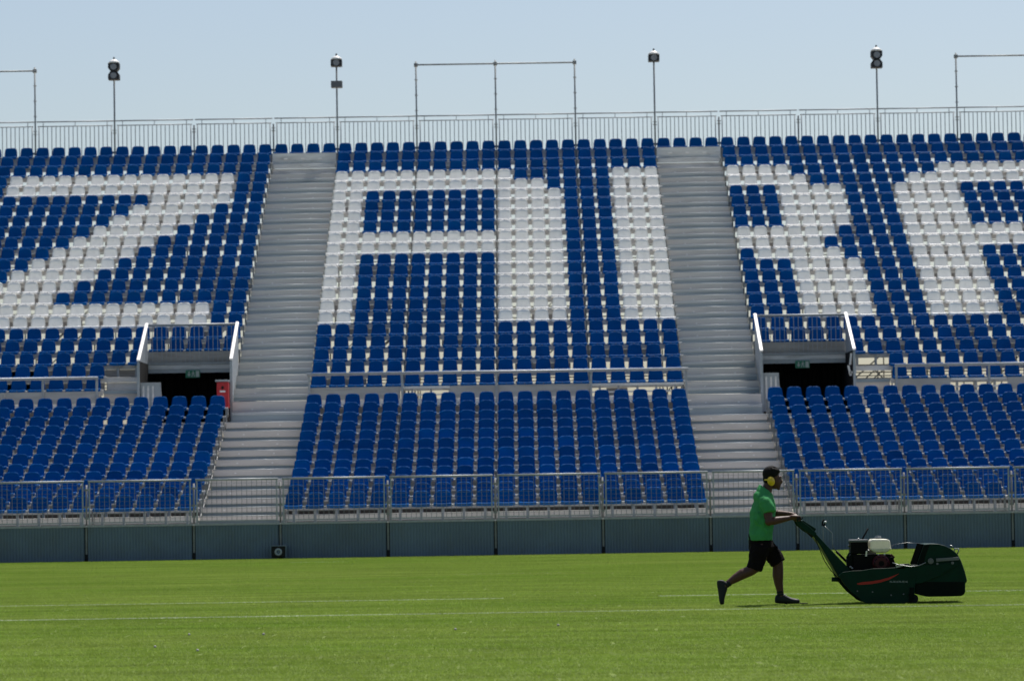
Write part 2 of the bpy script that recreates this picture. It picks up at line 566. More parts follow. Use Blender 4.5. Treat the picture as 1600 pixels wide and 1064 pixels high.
for x in BAYS:
    inst('wall_post', pm_, wall, (x, 0, 0))
MB().box(-XE, XE, .080, .09, .004, WTOP).build('backing_sheet', M['black'], wall)  # added black sheet, keeps light from showing through the post slots
for i in range(len(BAYS) - 1):
    x0, x1 = BAYS[i] + 0.01, BAYS[i + 1] - 0.01
    MB().box(x0, x1, -0.012, 0.075, WTOP + .002, WTOP + 0.045).build('wall_capping', M['galv'], wall)

# barrier panels above the wall
def barrier_mesh(w):
    fr, rl, ms_ = MB(), MB(), MB()
    h0, h1 = 0.06, 1.02
    rl.tube([(0.02, 0, 1.045), (w - 0.02, 0, 1.045)], 0.026, 10)
    for x in (0.05, w - 0.05):
        fr.box(x - .016, x + .016, -.016, .016, 0.0, 1.03)
    fr.box(0.066, w - 0.066, -.014, .014, h0 - .015, h0 + .015)
    n = int((w - 0.1) / 0.118)
    for k in range(1, n):
        x = 0.05 + (w - 0.1) * k / n
        ms_.box(x - .006, x + .006, -.0045, .0045, h0, h1)
    for z in [h0 + 0.1 * k for k in range(1, 10)]:
        ms_.box(0.06, w - 0.06, .0048, .0085, z - .0024, z + .0024)
    return fr.mesh('frame', M['galv']), rl.mesh('top_rail', M['galv']), ms_.mesh('wire_mesh', M['galv_dark'])
bm_cache = {}
nfence = 0
vis = [(BAYS[i], BAYS[i + 1]) for i in range(len(BAYS) - 1) if BAYS[i + 1] > -12.6 and BAYS[i] < 13.6]
for x0, x1 in vis:
    nfence += 1
    w = round(x1 - x0 - 0.06, 3)
    if w not in bm_cache:
        bm_cache[w] = barrier_mesh(w)
    lab = 'galvanised mesh barrier panel on the wall, %s panel counted from the left end' % ORD[nfence]
    if abs(w - (AISLE - 0.06)) < 0.01:
        lab = 'narrow galvanised mesh barrier panel on the wall below the %s bare aisle' % ('left' if x0 < 0 else 'right')
    e = empty('mesh_barrier', (x0 + 0.03, 0.03, WTOP + .046), lab, 'barrier', 'mesh barrier panels along the wall top')
    for nm, me in zip(('frame', 'top_rail', 'wire_mesh'), bm_cache[w]):
        inst(nm, me, e)
spm = MB()
spm.tube([(0, 0, 0), (0, 0, 0.98)], 0.024, 8)
for z in (0.18, 0.45, 0.86):
    spm.obox((0, 0, z), (0.05, 0, 0), (0, 0.03, 0), (0, 0, 0.022))
spmesh = spm.mesh('barrier_post', M['galv_dark'])
k = 0
for x in BAYS:
    if -12.6 < x < 13.6:
        k += 1
        o = inst('barrier_post', spmesh, None, (x, 0.11, WTOP + 0.03))
        tag(o, 'steel scaffold post clamping mesh panels on the wall, %s post from the left' % ORD[k], 'post', 'posts between the mesh barrier panels')

# ------------------------------------------------------------------ grandstand
stand = empty('grandstand', (0, 13, 0), 'large open scaffold grandstand with tiered decks and two bare aisles', 'grandstand')
def S(mb, name, mats, bevel=0.0):
    o = mb.build(name, mats, None, bevel)
    o.parent = stand
    o.location = (0, -13, 0)
    return o
BLOCKS = [(-XE, -XB), (-XA, XA), (XB, XE)]
VOM = (XB, XB + BAY)          # tunnel bay
STEPX = STEPX_ = XB + BAY + 2 * PITCHX # access steps beside the tunnel bay, no seats
def spans(b, k):
    """x spans of the deck of upper row k (1 top .. 22 front) in block b"""
    x0, x1 = b
    if x0 == -XA or k <= 19:
        return [(x0, x1)]
    cut = XB + BAY + (0.0 if k == 20 else 2 * PITCHX)
    return [(x0, -cut)] if x0 < 0 else [(cut, x1)]

def deck(x0, x1, yr, f, nose, mset):
    mb = MB()
    y0, y1 = yr - 0.33, yr + 0.42
    mb.box(x0 + .004, x1 - .004, y0, y1 - .004, f - 0.045, f)
    mb.m(1).box(x0 + .004, x1 - .004, y0 - .026, y0 - .001, f - nose, f - .010)
    mb.tube([(x0 + .004, y0 - .012, f - .004), (x1 - .004, y0 - .012, f - .004)], 0.012, 6)
    mb.m(2)
    for bx in BAYS:
        if x0 - .1 < bx < x1 + .1:
            bx = min(max(bx, x0 + .03), x1 - .03)
            mb.box(bx - .022, bx + .022, yr + .30, yr + .34, f + .002, f + .41)
            mb.box(bx - .012, bx + .012, y0 - .030, y0 - .027, f - nose, f - .012)
    return S(mb, 'deck_plank', list(mset) + [M['galv_dark']])

for b in BLOCKS:
    for j in range(12):
        deck(b[0], b[1], LOWY[j], LOWF[j], 0.11, [M['deck'], M['fascia'] if j != 1 else M['pale']])
        zt = (LOWF[j + 1] if j < 11 else WALK_F + .01) - 0.05
        if j < 11:
            yb = LOWY[j] + 0.43
            S(MB().box(b[0] + .01, b[1] - .01, yb, yb + .012, LOWF[j] + .002, zt), 'riser_board', M['brown'] if j != 1 else M['brown_dark'])
    # crosswalk floor
    S(MB().box(b[0] + .004, b[1] - .004, LOWY[-1] + 0.425, 11.3 - .36, WALK_F - .05, WALK_F - .002), 'crosswalk_floor', M['deck'])
    for k in range(1, 23):
        for x0, x1 in spans(b, k):
            deck(x0, x1, UPY[k - 1], UPF[k - 1], 0.135, [M['deck'], M['fascia']])
            # seat-carrying rail: round tube seen in the gaps between the seats
    for j in range(12):
        S(MB().tube([(b[0] + .05, LOWY[j] + .045, LOWF[j] + .375), (b[1] - .05, LOWY[j] + .045, LOWF[j] + .375)], 0.021, 8), 'seat_rail', M['galv'])
    for k in range(1, 23):
        for x0, x1 in spans(b, k):
            if k > 1 or True:
                S(MB().tube([(x0 + .05, UPY[k - 1] + .045, UPF[k - 1] + .375), (x1 - .05, UPY[k - 1] + .045, UPF[k - 1] + .375)], 0.019, 8), 'seat_rail', M['galv'])
for b, cuts in ((BLOCKS[0], [(-XE, -XB)]), (BLOCKS[1], [(-XA, XA)]), (BLOCKS[2], [(XB, XE)])):
    for x0, x1 in cuts:
        if x0 == -XE: x1 = -STEPX_
        if x0 == XB: x0 = STEPX_
        S(MB().box(x0 + .01, x1 - .01, 11.40, 11.415, WALK_F + .002, 4.03), 'closing_board', M['brown'])
S(MB().box(-XE, XE, BACK_Y - .16, BACK_Y - .14, UPF[0] + .002, UPF[0] + .40), 'back_board', M['fascia'])
for s_ in (-1, 1):
    xa_, xb_ = sorted((s_ * (XB + .02), s_ * (XB + BAY - .02)))
    S(MB().box(xa_, xb_, UPY[18] - .30, UPY[18] - .285, UPF[18] + .002, UPF[18] + .34), 'fascia_board', M['brown'])
# light kick strip behind the lowest row of seats
for b in BLOCKS:
    S(MB().box(b[0] + .02, b[1] - .02, LOWY[0] + .405, LOWY[0] + .425, LOWF[0] + .045, LOWF[0] + .125), 'kick_strip', M['whitecap'])
# top row carries over the aisles
for s in (-1, 1):
    x0, x1 = sorted((s * XA, s * XB))
    deck(x0, x1, UPY[0], UPF[0], 0.14, [M['deck'], M['fascia']])
    S(MB().box(x0 + .01, x1 - .01, UPY[0] - .30, UPY[0] - .28, UPF[1] + .03, UPF[0] - .15), 'fascia_board', M['fascia'])
    S(MB().tube([(x0 + .02, UPY[0] + .045, UPF[0] + .375), (x1 - .02, UPY[0] + .045, UPF[0] + .375)], 0.019, 8), 'seat_rail', M['galv'])
    S(MB().box(x0 + .01, x1 - .01, UPY[0] - .24, UPY[0] - .225, UPF[0] + .002, UPF[0] + .36), 'fascia_board', M['fascia'])
    mb = MB()
    for q in range(3):
        cx = x0 + 0.45 + q * 0.55
        mb.box(cx - .07, cx + .05, UPY[0] - .262, UPY[0] - .242, UPF[0] + .16, UPF[0] + .21)
    S(mb, 'fixing_plates', M['whitecap'])['kind'] = 'stuff'  # white boxes added for the bits that show through the gap

# aisle steps
def steps(x0, x1):
    x0 += .012; x1 -= .012
    def st(yr, f, s, upper, depth=0.75):
        mb = MB()
        y0 = yr - 0.33
        mb.box(x0, x1, y0 + .002, y0 + depth + .02, f - .04, f)
        if not upper:
            mb.m(1).box(x0, x1, y0 - .022, y0 + .0, f - 0.62 * s, f - .012)
            mb.m(2).box(x0, x1, y0 + .03, y0 + .045, f - s + .002, f - 0.62 * s - .002)
            mb.m(3).tube([(x0, y0 - .010, f - .007), (x1, y0 - .010, f - .007)], 0.013, 6)
        else:
            mb.m(1).box(x0, x1, y0 - .022, y0, f - 0.56 * s, f - .012)
            mb.m(3).tube([(x0, y0 - .010, f - .007), (x1, y0 - .010, f - .007)], 0.012, 6)
            yh, zh = y0 - 0.31, f - 0.5 * s
            mb.m(3).box(x0, x1, yh, y0 - .024, zh - .035, zh)
            mb.m(3).box(x0, x1, yh - .020, yh - .002, zh - .07, zh - .008)
            mb.m(2).box(x0, x1, yh + .004, yh + .018, f - 0.93 * s, zh - .036)
            mb.m(3).tube([(x0, yh - .010, zh - .006), (x1, yh - .010, zh - .006)], 0.012, 6)
        for q in (.27, .71):
            xq = x0 + (x1 - x0) * q + .02 * math.sin(f * 9)
            mb.m(4).box(xq - .022, xq + .022, y0 - .027, y0 - .0225, f - .36 * s - .012, f - .36 * s + .012)
        S(mb, 'aisle_step', [M['deck'], M['riser'], M['recess'], M['alum'], M['whitecap']])
    for j in range(12):
        st(LOWY[j], LOWF[j], (LOWF[j] - LOWF[j - 1]) if j else 0.2, False)
    S(MB().box(x0, x1, LOWY[-1] + .46, UPY[21] - .36, WALK_F - .05, WALK_F - .002), 'crosswalk_floor', M['deck'])
    for k in range(22, 1, -1):
        s_ = 0.3834 if k < 22 else UPF[21] - WALK_F
        st(UPY[k - 1], UPF[k - 1], s_, True)
    # lowest landing strip behind the barrier
    S(MB().box(x0, x1, 0.30, 0.50, LOWF[0] - .05, LOWF[0] - .004), 'landing_plank', M['deck'])
steps(-XB, -XA)
steps(XA, XB)
for b in BLOCKS:
    S(MB().box(b[0] + .01, b[1] - .01, 0.12, 0.54, LOWF[0] - .05, LOWF[0] - .006), 'landing_plank', M['deck'])
# side stringers beside the aisles
for s in (-1, 1):
    for x in (s * XA, s * XB):
        mb = MB()
        mb.obox((x, 12.55 + 7.1, (UPF[21] + UPF[0]) / 2 - .16), (.006, 0, 0), (0, 7.9, 7.9 * 0.5112), (0, -.03, .06))
        mb.obox((x, LOWY[0] + 4.1, (LOWF[0] + LOWF[11]) / 2 - .15), (.006, 0, 0), (0, 4.2, 4.2 * 0.320), (0, -.02, .06))
        S(mb, 'stringer', M['galv_dark'])

# kick boards in front of the lowest upper row; open elsewhere
def kick(x0, x1, m_='kick'):
    S(MB().box(x0, x1, 10.90, 10.925, 4.085, 4.42), 'kick_board', M[m_])
kick(-5.1, -2.62); kick(-1.25, 0.0); kick(0.02, 2.52)
kick(-XE, -13.4); kick(-13.38, -10.83)
kick(10.83, 12.35); kick(13.9, XE)
for x0, x1 in ((-2.6, -1.27), (2.54, 5.1), (12.37, 13.88)):
    mb = MB()
    mb.box(x0, x1, 10.90, 10.93, 4.36, 4.42)
    mb.box(x0, x1, 10.90, 10.93, 4.17, 4.21)
    S(mb, 'open_rail', M['fascia'])
# closing boards low in the first rows of the upper tier, left part
crng = random.Random(5)
extra = []
for bi in range(len(BAYS) - 1):
    xa_, xb_ = BAYS[bi], BAYS[bi + 1]
    if abs(xb_ - xa_ - AISLE) < .01: continue
    for k in range(2, 23):
        if XB - .1 < abs((xa_ + xb_) / 2) < XB + BAY + .1 and k > 18: continue
        if abs((xa_ + xb_) / 2) < XB + 2 * BAY and abs((xa_ + xb_) / 2) > XA and k > 19: continue
        pr = 0.62 if xb_ < -XA else (0.16 if xb_ < 5.2 else 0.38)
        if k <= 4: pr += .25
        if crng.random() < pr:
            extra.append((xa_ + crng.choice((0, .5, 1.0)), xb_ - crng.choice((0, .5, 1.0)), k))
for (x0, x1, k) in extra + list(((-XE, -10.85, 22), (-XE, -10.85, 21), (-XE, -9.85, 20), (-5.1, -3.6, 22), (-5.1, -3.6, 21), (-0.4, 1.1, 22), (3.0, 3.6, 22))):
    f0 = UPF[k - 1]
    yb = UPY[k - 1] + .43
    S(MB().box(x0 + .01, x1 - .01, yb, yb + .012, f0 + .002, f0 + .3834 - .14), 'riser_board', M['brown'])

# access steps beside each tunnel entrance
for s in (-1, 1):
    x0, x1 = sorted((s * (XB + BAY + .03), s * (STEPX + .0)))
    x0 += .01; x1 -= .01
    yf = UPY[19] - .33
    if s < 0:
        S(MB().box(x0, x1, yf + .03, yf + .045, UPF[20] + .03, UPF[19] - .14), 'riser_board', M['fascia'])
    else:
        mb = MB()
        zc = (UPF[20] + UPF[19]) / 2 - .03
        for xx in (x0 + .25, x0 + .55, x0 + .78):
            mb.tube([(xx - .2, yf + .2, zc - .18), (xx + .2, yf + .2, zc + .18)], .018, 6)
        mb.tube([(x0 + .75, yf + .2, zc - .18), (x0 + .75, yf + .2, zc + .18)], .018, 6)
        mb.tube([(x0 + .95, yf + .22, zc - .18), (x0 + .6, yf + .22, zc + .18)], .018, 6)
        S(mb, 'open_brace', M['galv_dark'])
    for k, zz in ((21, UPF[20]), (22, UPF[21] - .02)):
        y0 = UPY[k - 1] - .33
        mb = MB()
        mb.box(x0, x1, y0, y0 + .75, zz - .04, zz)
        mb.m(1).box(x0, x1, y0 - .02, y0 - .001, zz - .10, zz - .01)
        mb.m(2).box(x0, x1, y0 + .02, y0 + .035, zz - .37, zz - .05)
        S(mb, 'aisle_step', [M['deck'], M['recess'], M['riser']])

# scaffold under the stand
mb = MB()
def under(yv):
    if yv < 10.9: return 0
    return 4.08 + (yv - 10.97) / TREAD * 0.3834 - 0.15
for yv in (13.0, 16.0, 19.0, 22.0, 25.0, 27.3):
    for x in BAYS:
        if yv < 18 and (abs(x) > XB - .1 and abs(x) < XB + BAY + .1):
            continue
        mb.tube([(x, yv, 0), (x, yv, under(yv))], 0.024, 6)
    for z in (5.0, 7.0, 9.0, 11.0):
        if z < under(yv):
            for x0, x1 in ((-XE, -XB - BAY), (-XA, XA), (XB + BAY, XE)):
                mb.tube([(x0, yv + .05, z), (x1, yv + .05, z)], 0.020, 6)
for i in range(len(BAYS) - 1):
    if i % 2 == 0:
        for (ya, z0) in ((22.0, 4.5), (16.0, 4.2), (27.3, 6.0)):
            z1 = min(z0 + 2.4, under(ya) - .1)
            if z1 > z0 and not (ya < 18 and XB - .1 < abs((BAYS[i] + BAYS[i + 1]) / 2) < XB + BAY):
                mb.tube([(BAYS[i], ya + .08, z0), (BAYS[i + 1], ya + .08, z1)], 0.02, 6)
for x in BAYS:   # raking beams that carry the decks
    if XB - .1 < abs(x) < XB + BAY + .1:
        y0, z0 = 14.4, 5.65
    else:
        y0, z0 = 11.2, 4.0
    mb.obox((x, (y0 + 27.2) / 2, (z0 + z0 + (27.2 - y0) * .5112) / 2 - .16), (.025, 0, 0), (0, (27.2 - y0) / 2, (27.2 - y0) / 2 * .5112), (0, -.03, .06))
for x in BAYS:
    mb.tube([(x, 0.4, 0), (x, 0.4, LOWF[0] - .06)], .024, 6)
    mb.tube([(x, 9.8, 0), (x, 9.8, WALK_F - .06)], .024, 6)
sc_ = S(mb, 'scaffold_frame', M['galv_dark'])
sc_['kind'] = 'stuff'

# ------------------------------------------------------------------ fence along the top of the stand
def top_panel(w):
    fr, br = MB(), MB()
    fr.tube([(0.02, 0, 1.585), (w - .02, 0, 1.585)], 0.022, 8)
    fr.tube([(0.06, 0, 1.435), (w - .06, 0, 1.435)], 0.017, 8)
    fr.tube([(0.06, 0, 0.10), (w - .06, 0, 0.10)], 0.017, 8)
    for x in (0.10, w - .10):
        fr.tube([(x, 0, 0.02), (x, 0, 1.435)], 0.019, 6)
    for x in (0.24, w / 2, w - .24):
        fr.tube([(x, 0, 1.435), (x, 0, 1.585)], 0.012, 6)
    n = int((w - .2) / 0.132)
    for k in range(1, n):
        x = 0.1 + (w - .2) * k / n
        br.box(x - .012, x + .012, -.008, .008, 0.10, 1.435)
    return fr.mesh('frame', M['galv']), br.mesh('vertical_bars', M['galv'])
tp_cache = {}
k = 0
for i in range(len(BAYS) - 1):
    if BAYS[i + 1] < -16.2 or BAYS[i] > 17.4:
        continue
    k += 1
    w = round(BAYS[i + 1] - BAYS[i] - .02, 3)
    if w not in tp_cache:
        tp_cache[w] = top_panel(w)
    lab = 'galvanised barred fence panel along the stand top, %s panel counted from the left end' % ORD[k]
    e = empty('barred_fence', (BAYS[i] + .01, BACK_Y, UPF[0] + .005), lab, 'fence', 'barred fence panels along the stand top')
    inst('frame', tp_cache[w][0], e)
    inst('vertical_bars', tp_cache[w][1], e)
# standards at the bay lines (short ones; the tall frames and masts have their own)
FRAMES = [(-XB - 4 * BAY, -XB - 3 * BAY), (-BAY, 0, BAY), (XB + 3 * BAY, XB + 4 * BAY)]
MASTS = [-XB - 2 * BAY, -XA, XA, XB + 2 * BAY]
tall = [x for f in FRAMES for x in f] + MASTS
def clamps(mb):
    for z in (-0.02, 0.0):
        pass
    mb.obox((0, -.02, 0.55), (0.075, 0, 0), (0, .03, 0), (0, 0, .035))
    for z in (1.18, 1.27):
        mb.obox((0, -.02, z), (0.065, 0, 0), (0, .018, 0), (0, 0, .011))
sm_ = MB(); sm_.tube([(0, 0, -0.7), (0, 0, 1.40)], 0.026, 8); clamps(sm_)
short_me = sm_.mesh('fence_post', M['galv_dark'])
k = 0
for x in BAYS:
    if -16.2 < x < 17.4 and min(abs(x - t) for t in tall) > .1:
        k += 1
        o = inst('fence_post', short_me, None, (x, BACK_Y - .06, UPF[0]))
        tag(o, 'short scaffold post between barred fence panels, %s short one from the left' % ORD[k], 'post', 'short posts along the stand top')
FZ = UPF[0]
def frame(xs, label, posts):
    e = empty('scaffold_goal', (xs[0], BACK_Y - .06, FZ), label, 'scaffold frame', 'scaffold frames standing above the top fence')
    for x in xs:
        mb = MB()
        mb.tube([(x - xs[0], 0, -0.7), (x - xs[0], 0, 3.36)], 0.026, 8)
        for z in (1.76, 2.26, 2.76):
            mb.tube([(x - xs[0], 0, z - .012), (x - xs[0], 0, z + .012)], 0.052, 8)
        mb.obox((x - xs[0], 0, 3.24), (.06, 0, 0), (0, .05, 0), (0, 0, .055))
        mb.obox((x - xs[0], -.02, .55), (.075, 0, 0), (0, .03, 0), (0, 0, .035))
        for z in (1.18, 1.27):
            mb.obox((x - xs[0], -.02, z), (.065, 0, 0), (0, .018, 0), (0, 0, .011))
        mb.build('upright', M['galv_dark'], e)
    mb = MB()
    L_ = xs[-1] - xs[0]
    mb.tube([(-.06, -.05, 3.24), (L_ + .06, -.05, 3.24)], 0.026, 8)
    mb.build('crossbar', M['galv_dark'], e)
frame(FRAMES[0], 'grey tube frame above the top fence at the left edge of the stand', 2)
frame(FRAMES[1], 'grey three-legged tube frame above the top fence over the centre block', 3)
frame(FRAMES[2], 'grey tube frame above the top fence at the right edge of the stand', 2)

def speaker_box(e, z, w=.36, h=.26, shape='box', horn=True, dark=True):
    mb = MB()
    if shape == 'box':
        mb.box(-w / 2, w / 2, -.16, .16, z - h / 2, z + h / 2)
    elif shape == 'down':    # wide at the top
        mb.prism([(-w * .30, z - h / 2), (w * .30, z - h / 2), (w / 2, z - h * .12), (w / 2, z + h / 2), (-w / 2, z + h / 2), (-w / 2, z - h * .12)], -.16, .16)
    else:                    # wide at the bottom
        mb.prism([(-w / 2, z - h / 2), (w / 2, z - h / 2), (w / 2, z + h * .12), (w * .30, z + h / 2), (-w * .30, z + h / 2), (-w / 2, z + h * .12)], -.16, .16)
    sp = mb.build('loudspeaker', M['spk'] if dark else M['horn'], e, 0.012)
    if horn:
        hb = MB()
        hb.loft([((0, -.15, z), (.055, 0, 0), (0, 0, .055)), ((0, -.175, z), (.10, 0, 0), (0, 0, .095)), ((0, -.19, z), (.105, 0, 0), (0, 0, .10))], 16)
        ho = hb.build('horn', M['cone'], sp)
    return sp
def mast(x, top, kind, label):
    e = empty('speaker_mast', (x, BACK_Y - .06, FZ), label, 'loudspeaker mast', 'loudspeaker masts along the top of the stand')
    H_ = top - FZ
    mb = MB(); mb.tube([(0, 0.0, -.7), (0, 0, H_ - .12)], 0.028, 8); clamps(mb)
    mb.build('pole', M['galv_dark'], e)
    zt = H_ - .28
    if kind == 'double':
        speaker_box(e, zt - .13, shape='down', h=.26)
        speaker_box(e, zt - .41, shape='up', h=.27)
    elif kind == 'spread':
        speaker_box(e, zt - .11, h=.22)
        speaker_box(e, zt - .80, h=.21, horn=False, dark=False)
    else:
        speaker_box(e, zt - .11, h=.22)
    cb = MB()
    cb.loft([((0, 0, zt + .008), (.185, 0, 0), (0, .17, 0)), ((0, 0, zt + .06), (.16, 0, 0), (0, .15, 0)), ((0, 0, zt + .13), (.05, 0, 0), (0, .05, 0))], 14)
    cb.build('white_cap', M['whitecap'], e)
    kb = MB(); kb.ball((0, 0, zt + .165), .032, .032, .05)
    kb.build('beacon', M['horn'], e)
mast(MASTS[0], 15.86, 'double', 'mast with stacked black loudspeaker pair above the left block')
mast(MASTS[1], 15.86, 'spread', 'mast with black loudspeaker above a separate grey box beside the left aisle')
mast(MASTS[2], 15.86, 'single', 'mast with one black loudspeaker beside the right aisle')
mast(MASTS[3], 15.86, 'double', 'mast with stacked black loudspeaker pair above the right block')

# ------------------------------------------------------------------ crosswalk guard rails
def guard(x0, x1, posts, label):
    e = empty('guard_rail', (0, 10.83, 0), label, 'guard rail', 'single tube guard rails along the crosswalk')
    mb = MB(); mb.tube([(x0, 0, 4.78), (x1, 0, 4.78)], 0.042, 10)
    mb.build('top_tube', M['galv'], e)
    for x in posts:
        mb = MB(); mb.box(x - .03, x + .03, .02, .07, WALK_F + .002, 4.76)
        mb.build('post', M['galv'], e)
guard(-5.16, 5.22, [-5.10, -2.57, 0.0, 2.57, 5.16], 'long grey tube rail across the whole centre block')
guard(-XE, -10.84, [-12.35, -14.92, -17.5, -10.88], 'grey tube rail ending beside the left tunnel steps')
guard(10.84, XE, [13.4, 15.9, 18.5, 10.88], 'grey tube rail ending beside the right tunnel steps')

# ------------------------------------------------------------------ tunnel entrances
def tunnel(s):
    side = 'left' if s < 0 else 'right'
    e = empty('tunnel_entrance', (s * (XB + BAY / 2), 11.2, WALK_F), 'dark tunnel entrance with grey side sheets on the %s side of the stand' % side,
              'tunnel entrance', 'dark tunnel entrances through the stand')
    hw = BAY / 2
    def B(mb, name, m_, bevel=0, parent=e):
        return mb.build(name, m_, parent, bevel)
    y_f, y_b = -0.15, 1.98          # handrail from the front to the back railing
    z_f, z_b = 5.22 - WALK_F, 6.31 - WALK_F
    for x in (-hw + .02, hw - .02):
        mb = MB()
        out = [(y_f, 0.02), (y_b, 0.02), (y_b, z_b), (y_f, z_f)]
        n = len(mb.v)
        for dx in (-.018, .018):
            mb.v += [(x + dx, yy, zz) for yy, zz in out]
        mb.face((n, n + 1, n + 2, n + 3)); mb.face((n + 7, n + 6, n + 5, n + 4))
        for i in range(4):
            j = (i + 1) % 4
            mb.face((n + i, n + 4 + i, n + 4 + j, n + j))
        pnl = B(mb, 'side_sheet', M['panel'])
        hr = MB()
        hr.obox((x, (y_f + y_b) / 2 - .02, (z_f + z_b) / 2 + .035), (.045, 0, 0), (0, (y_b - y_f) / 2 + .03, (z_b - z_f) / 2 + .015), (0, -.012, .026))
        hr.build('handrail', M['whitecap'], pnl, .012)
        pp = MB(); pp.box(x - .035, x + .035, y_f - .05, y_f - .004, 0.01, z_f - .03)
        B(pp, 'corner_post', M['panel'])
    # back railing
    zf = UPF[18] - WALK_F
    yb = y_b - .06
    fr = MB()
    fr.tube([(-hw + .05, yb, z_b + .0), (hw - .05, yb, z_b + .0)], .034, 8)
    fr.box(-hw + .05, hw - .05, yb - .02, yb + .02, zf - .03, zf + .03)
    B(fr, 'railing_frame', M['galv'])
    br = MB()
    n = 19
    for k in range(1, n):
        x = -hw + .05 + (BAY - .1) * k / n
        br.box(x - .008, x + .008, yb - .008, yb + .008, zf + .03, z_b - .03)
    B(br, 'railing_bars', M['galv'])
    bb = MB(); bb.box(-hw + .05, hw - .05, yb - .015, yb + .05, zf - .15, zf - .04)
    bb.m(1).box(-hw + .05, hw - .05, yb - .03, yb + .03, zf - .26, zf - .155)
    B(bb, 'lintel', [M['fascia'], M['panel']])
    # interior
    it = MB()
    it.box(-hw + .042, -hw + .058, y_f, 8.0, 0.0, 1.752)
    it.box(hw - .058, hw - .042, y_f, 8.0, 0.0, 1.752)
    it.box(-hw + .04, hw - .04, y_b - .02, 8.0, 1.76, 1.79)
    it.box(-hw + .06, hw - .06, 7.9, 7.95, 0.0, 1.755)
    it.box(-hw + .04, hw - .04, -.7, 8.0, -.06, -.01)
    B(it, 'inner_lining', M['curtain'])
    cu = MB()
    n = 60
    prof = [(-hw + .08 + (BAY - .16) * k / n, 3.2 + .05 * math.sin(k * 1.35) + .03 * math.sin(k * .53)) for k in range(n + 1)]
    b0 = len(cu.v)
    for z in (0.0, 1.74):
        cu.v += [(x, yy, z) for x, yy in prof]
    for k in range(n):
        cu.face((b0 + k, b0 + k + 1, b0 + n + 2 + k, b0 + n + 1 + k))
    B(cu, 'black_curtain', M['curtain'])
    # small barrier sheet on the left side of the opening
    sb = MB()
    w0 = .55 if s < 0 else .42
    sb.box(-hw + .06, -hw + .06 + w0, -.10, -.07, .12, 1.12)
    sb.m(1).box(-hw + .05, -hw + .07 + w0, -.115, -.055, 1.12, 1.17)
    sb.obox((-hw + .08 + w0, -.09, .62), (.018, 0, 0), (0, .02, 0), (.03, 0, -.5))
    B(sb, 'side_gate', [M['panel'], M['galv']])
    for q in (0, 1, 2):
        sl = MB(); sl.box(-hw + .12 + q * .13, -hw + .17 + q * .13, -.122, -.104, .2, 1.08)
        B(sl, 'gate_bar', M['fascia'])
    if s > 0:
        tp = MB()
        tp.obox((hw - .10, .0, 1.52), (.028, 0, 0), (0, .015, 0), (.02, 0, .16))
        tp.obox((hw - .14, -.02, 1.20), (.030, 0, 0), (0, .015, 0), (-.03, 0, .14))
        tp.obox((hw - .04, -.02, 1.16), (.09, 0, .02), (0, .015, 0), (.0, 0, .035))
        B(tp, 'white_tape', M['whitecap'])
    # exit sign hangs from the lintel
    sg = empty('exit_sign', (s * (XB + BAY / 2) + .02, 11.2 + yb - .07, UPF[18] - .30), 'green emergency exit sign hanging under the lintel of the %s tunnel' % side,
               'exit sign', 'green exit signs over the tunnels')
    mb = MB(); mb.box(-.20, .20, -.02, .02, -.10, .11); mb.build('sign_board', M['exit'], sg, .004)
    mk = MB()
    # arrow
    mk.prism([(-.155, -.0), (-.105, -.07), (-.055, -.0), (-.09, -.0), (-.09, .075), (-.12, .075), (-.12, -.0)], -.026, -.021)
    # running figure
    mk.ball((.01, -.024, .068), .017, .004, .017, n=10, m=6)
    mk.prism([(-.005, .045), (.03, .05), (.022, -.005), (-.012, -.002)], -.026, -.021)
    mk.prism([(-.012, -.0), (.006, .0), (-.02, -.075), (-.042, -.075)], -.0265, -.0215)
    mk.prism([(.006, .0), (.022, .0), (.052, -.03), (.048, -.075), (.032, -.075), (.032, -.04)], -.0268, -.0218)
    mk.prism([(.024, .048), (.06, .02), (.052, .008), (.02, .034)], -.0272, -.0222)
    mk.prism([(-.003, .045), (-.04, .02), (-.032, .01), (.0, .03)], -.0275, -.0225)
    # door
    mk.prism([(.085, -.08), (.175, -.08), (.175, .085), (.085, .085)], -.026, -.021)
    mk.build('pictogram', M['exitmark'], sg)
tunnel(-1)
tunnel(1)

# red box beside the left tunnel
rb = empty('red_box', (-7.42, 10.62, WALK_F), 'red upright box with grey top standing beside the left tunnel opening', 'box')
mb = MB(); mb.box(-.16, .16, -.14, .14, .42, 1.14); mb.build('body', M['red'], rb, .02)
mb = MB(); mb.box(-.20, .17, -.15, .15, 1.145, 1.19); mb.build('lid', M['panel'], rb, .008)
mb = MB(); mb.loft([((0, -.138, .98), (.038, 0, 0), (0, 0, .045)), ((0, -.146, .98), (.038, 0, 0), (0, 0, .045))], 16); mb.build('round_mark', M['black'], rb)
mb = MB(); mb.box(-.075, .075, -.146, -.141, .855, .90); mb.build('white_mark', M['whitecap'], rb)
mb = MB()
for x in (-.12, .12):
    mb.box(x - .02, x + .02, -.1, .1, .002, .415)
mb.build('legs', M['galv_dark'], rb)
mb = MB(); mb.tube([(.10, -.12, .12), (.165, -.12, .12)], .115, 16); mb.build('wheel', M['rubber'], rb)

